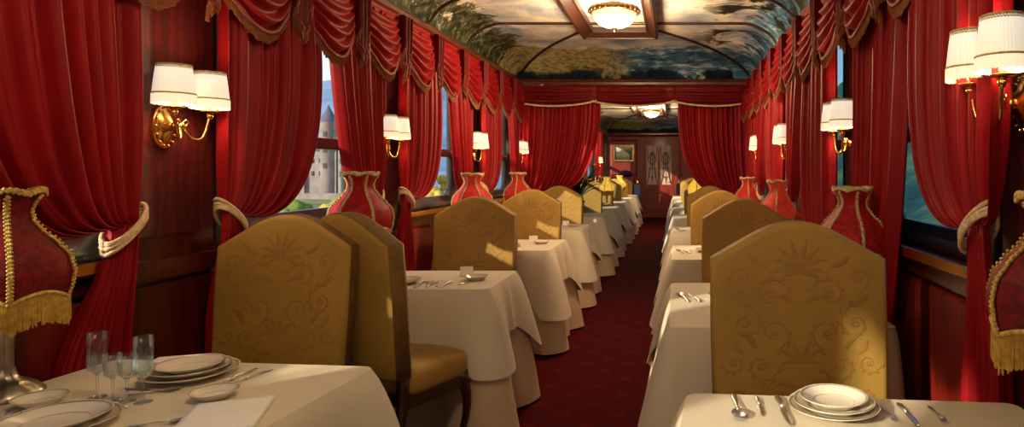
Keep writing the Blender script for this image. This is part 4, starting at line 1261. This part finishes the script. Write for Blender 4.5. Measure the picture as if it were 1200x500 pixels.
# glasses
def glass_meshes(h, r, stem):
    fl = lambda a, rr, z: rr*(1+.035*math.cos(a*14)) if z < stem+.75*(h-stem)*.75 and z > stem else rr
    bowl_ = G().lathe([(.004, stem), (r*.45, stem+.002), (r*.85, stem+.010), (r, stem+.026), (r*1.02, h*.8), (r*1.03, h), (r*1.0, h+.001)], 56, (0, 0, 0), fl)
    st = G().lathe([(.0032, .006), (.003, stem*.5), (.0034, stem*.9), (.006, stem+.002)], 14)
    ft = G().lathe([(0, 0), (r*.98, 0), (r*1.0, .0015), (r*.5, .004), (.0034, .008)], 32)
    return mesh(bowl_, 'crystal', True, 'bowl'), mesh(st, 'crystal', True, 'stem'), mesh(ft, 'crystal', True, 'foot')
GT, GS = glass_meshes(.168, .0205, .062), glass_meshes(.120, .0190, .058)
def glass(label, px, py, ms, group):
    x, y = at(px, py, zl); t = thing('wine_glass', label, 'glass', (x, y, zl), 0, group)
    for n_, m_ in zip(('bowl', 'stem', 'foot'), ms): part(n_, m_, None, t)
glass('tall fluted glass at the left of the four glasses', 114, 465, GT, 'fluted crystal glasses')
glass('tall fluted glass at the right, red curtain seen through it', 168, 471, GT, 'fluted crystal glasses')
glass('short goblet beside the left tall glass', 132, 469, GS, 'fluted crystal glasses')
glass('short goblet beside the right tall glass', 149, 470, GS, 'fluted crystal glasses')
def napkin(label, x, y, z, w, l, rz):
    t = thing('napkin', label, 'napkin', (x, y, z), rz)
    for k in range(2):
        g = G(); kk = k
        g.grid(lambda u, v: ((u-.5)*w*(1-.012*kk), (v-.5)*l*(1-.02*kk), .003+.005*kk+.0035*math.sin(PI*v)*math.sin(PI*u)), 14, 14)
        o = part('fold', g, 'napkin', t); md = o.modifiers.new('thick', 'SOLIDIFY'); md.thickness = .0035; md.offset = 0
x, y = at(262, 490, zl); napkin('folded white napkin at the bottom of the front left table', x, y, zl, .17, .22, .35)
x, y = at(196, 426, zl); napkin('folded white napkin behind the front left plate stack', x, y+.02, zl, .10, .07, .3)
# front right
zr = TZ-.019
pl_px('large ivory plate at the bottom of the front right stack', 977, 482, zr, .115, 0, 'front right plate stack')
pl_px('middle ivory plate of the front right stack', 977, 482, zr, .102, .010, 'front right plate stack')
pl_px('top ivory plate of the front right stack', 977, 481, zr, .085, .019, 'front right plate stack')
cut_px('spoon', 'spoon at the left of the front right table', (859, 463), (868, 493), zr)
cut_px('knife', 'small butter knife beside the front right spoon', (886, 466), (895, 488), zr)
cut_px('knife', 'knife left of the front right plate stack', (910, 466), (929, 500), zr)
cut_px('fork', 'fork right of the front right plate stack', (1030, 475), (1052, 496), zr)
cut_px('knife', 'knife between the two forks of the front right table', (1052, 474), (1078, 500), zr)
cut_px('fork', 'outermost fork on the front right table', (1088, 476), (1110, 497), zr)
# rows behind
def setting(row, i, zc, x0, y0):
    w = ord_[i+1]
    nm = 'on the %s table of the %s row' % (w, row)
    plate('ivory plate '+nm, x0-.18, y0-.02, zc, .12, 'plates of the rows behind')
    for k in range(4):
        cut(['fork', 'fork', 'knife', 'spoon'][k], ['inner fork', 'outer fork', 'knife', 'spoon'][k]+' '+nm, x0+[.02, .07, -.34, -.39][k], y0-.12, zc, .25, 1.0, 'cutlery of the rows behind')
    plate('small bread plate '+nm, x0+.20, y0+.10, zc, .065, 'plates of the rows behind')
    if i < 3:
        c = part('menu_card', G().add([(-.035, -.012, 0), (.035, -.012, 0), (.035, .0, .05), (-.035, .0, .05), (-.035, .012, 0), (.035, .012, 0)], [(0, 1, 2, 3), (3, 2, 5, 4)], True), 'card', None, (x0+.10, y0+.25, zc), .2)
        md = c.modifiers.new('thick', 'SOLIDIFY'); md.thickness = .0015
        tag(c, 'small folded white card '+nm, 'card', 'place cards of the rows behind')
for i in range(3): setting('left', i, zl, -1.28, LFAR[i]-.42)
for i in range(3): setting('right', i, zr, .46, RFAR[i]-.40)

# ------------------------------------------------------------------ palm, end-wall furniture
for k, (a, b) in enumerate((((486, 337), (500, 329)), ((500, 337), (512, 330)), ((516, 337), (530, 330)), ((478, 333), (490, 327)), ((538, 334), (556, 329)), ((548, 328), (560, 324)))):
    cut_px(['fork', 'knife', 'fork', 'spoon', 'knife', 'spoon'][k], '%s piece from the left of the loose silver cutlery on the second left table' % ord_[k], a, b, zl, 'loose cutlery on the second left table')
pp = thing('potted_palm', 'dark green palm in a pot on the table just beyond the left arch curtain', 'plant', (-1.33, 8.55, TZ+.002))
part('pot', G().lathe([(0, 0), (.07, 0), (.10, .10), (.115, .16), (.105, .165), (.09, .14), (0, .14)], 24), 'pot', pp)
pp.scale = (1.2, 1.2, 1.2)
rp = random.Random(3)
for k in range(18):
    a = 2*PI*k/18+rp.uniform(-.15, .15); L = rp.uniform(.26, .42); up = rp.uniform(.18, .42); w = .03
    g = G()
    def lf(u, v):
        r = L*v; z = .14+up*math.sin(PI*.62*v)-.06*v*v; ww = w*math.sin(PI*min(1, .08+v*.92))*(1.0)
        s = (u-.5)*2*ww
        return (r*math.cos(a)-s*math.sin(a), r*math.sin(a)+s*math.cos(a), z-.25*abs(s))
    g.grid(lf, 2, 12); part('frond', g, 'leaf', pp)
for k in range(7):
    a = k*2.4; r = .10+.02*k; g = G()
    for j in range(6): g.ball((r*math.cos(a)+.022*math.cos(j*PI/3), r*math.sin(a)+.022*math.sin(j*PI/3), .36+.02*(k % 3)), .02, 8, (1, 1, .6))
    part('flower', g, 'yellow_petal', pp)

pic = thing('painting', 'gilt-framed dark landscape painting left of the end door', 'painting', (-1.46, Y_BACK-.03, 1.62))
fr_g = G()
def frame_box(w, h, b, d):
    return G().box(-w/2, w/2, -d, 0, 0, b).box(-w/2, w/2, -d, 0, h-b, h).box(-w/2, -w/2+b, -d, 0, b, h-b).box(w/2-b, w/2, -d, 0, b, h-b)
part('frame', frame_box(.60, .48, .05, .05), 'bronze', pic, smooth=False)
n = N('landscape_canvas'); c_ = n.co(); s_ = n.sep(c_)
f_ = n.noise(c_, 5, 5, .6, .6)
h_ = n.math('MULTIPLY_ADD', f_, .5, n.math('MULTIPLY', s_[2], 1.4))
n.bsdf(n.ramp(h_, [(.35, sr(40, 34, 24)), (.52, sr(92, 84, 60)), (.66, sr(70, 78, 76)), (.80, sr(206, 196, 170))]), .5); MAT['canvas'] = n.m
part('canvas', G().box(-.26, .26, -.02, -.01, .04, .44), 'canvas', pic, smooth=False)
def sideboard(label, x0, x1, h, loc_y):
    t = thing('sideboard', label, 'sideboard', ((x0+x1)/2, loc_y, 0)); w = (x1-x0)/2
    part('body', G().box(-w, w, -.2, .2, .08, h-.03), 'mahogany_red', t, smooth=False)
    part('top', G().box(-w-.02, w+.02, -.22, .22, h-.03, h), 'red_upholstery', t, smooth=False)
    for k in (-1, 1):
        dd = part('door', G().box(min(k*.01, k*(w-.03)), max(k*.01, k*(w-.03)), -.215, -.2, .12, h-.07), 'red_upholstery', t, smooth=False)
        part('knob', G().ball((k*.05, -.225, h*.55), .015, 8), 'brass', dd)
    for sx in (-1, 1):
        for sy in (-1, 1): part('leg', G().box(sx*(w-.05)-.025, sx*(w-.05)+.025, sy*.16-.025, sy*.16+.025, 0, .08), 'mahogany', t, smooth=False)
    return t
sideboard('red panelled sideboard left of the end door', -1.78, -1.14, 1.18, Y_BACK-.28)
sideboard('red panelled sideboard right of the end door', .20, .86, 1.14, Y_BACK-.28)
cb = G(); cb.ball((0, 0, .09), .19, 20, (1, .7, .5)); o = part('cushion', cb, 'purple', None, (-1.40, Y_BACK-.28, 1.18)); tag(o, 'plum coloured cushion on the left end sideboard', 'cushion')
bx_ = thing('box', 'red box standing on the right end sideboard', 'box', (.40, Y_BACK-.28, 1.14))
part('body', G().box(-.16, .16, -.11, .11, 0, .13), 'red_upholstery', bx_, smooth=False); part('lid', G().box(-.165, .165, -.115, .115, .13, .17), 'mahogany_red', bx_, smooth=False)
def post(label, x):
    t = thing('post', label, 'post', (x, Y_BACK-.75, 0), 0, 'navy posts by the end door')
    part('base', G().box(-.12, .12, -.12, .12, 0, .10), 'navy', t, smooth=False)
    part('shaft', G().box(-.085, .085, -.085, .085, .10, .98), 'navy', t, smooth=False)
    part('finial', G().lathe([(.03, .98), (.05, 1.0), (.03, 1.03), (.045, 1.07), (.0, 1.12)], 12), 'brass', t)
post('navy blue post left of the end door', -1.02); post('navy blue post right of the end door', .14)
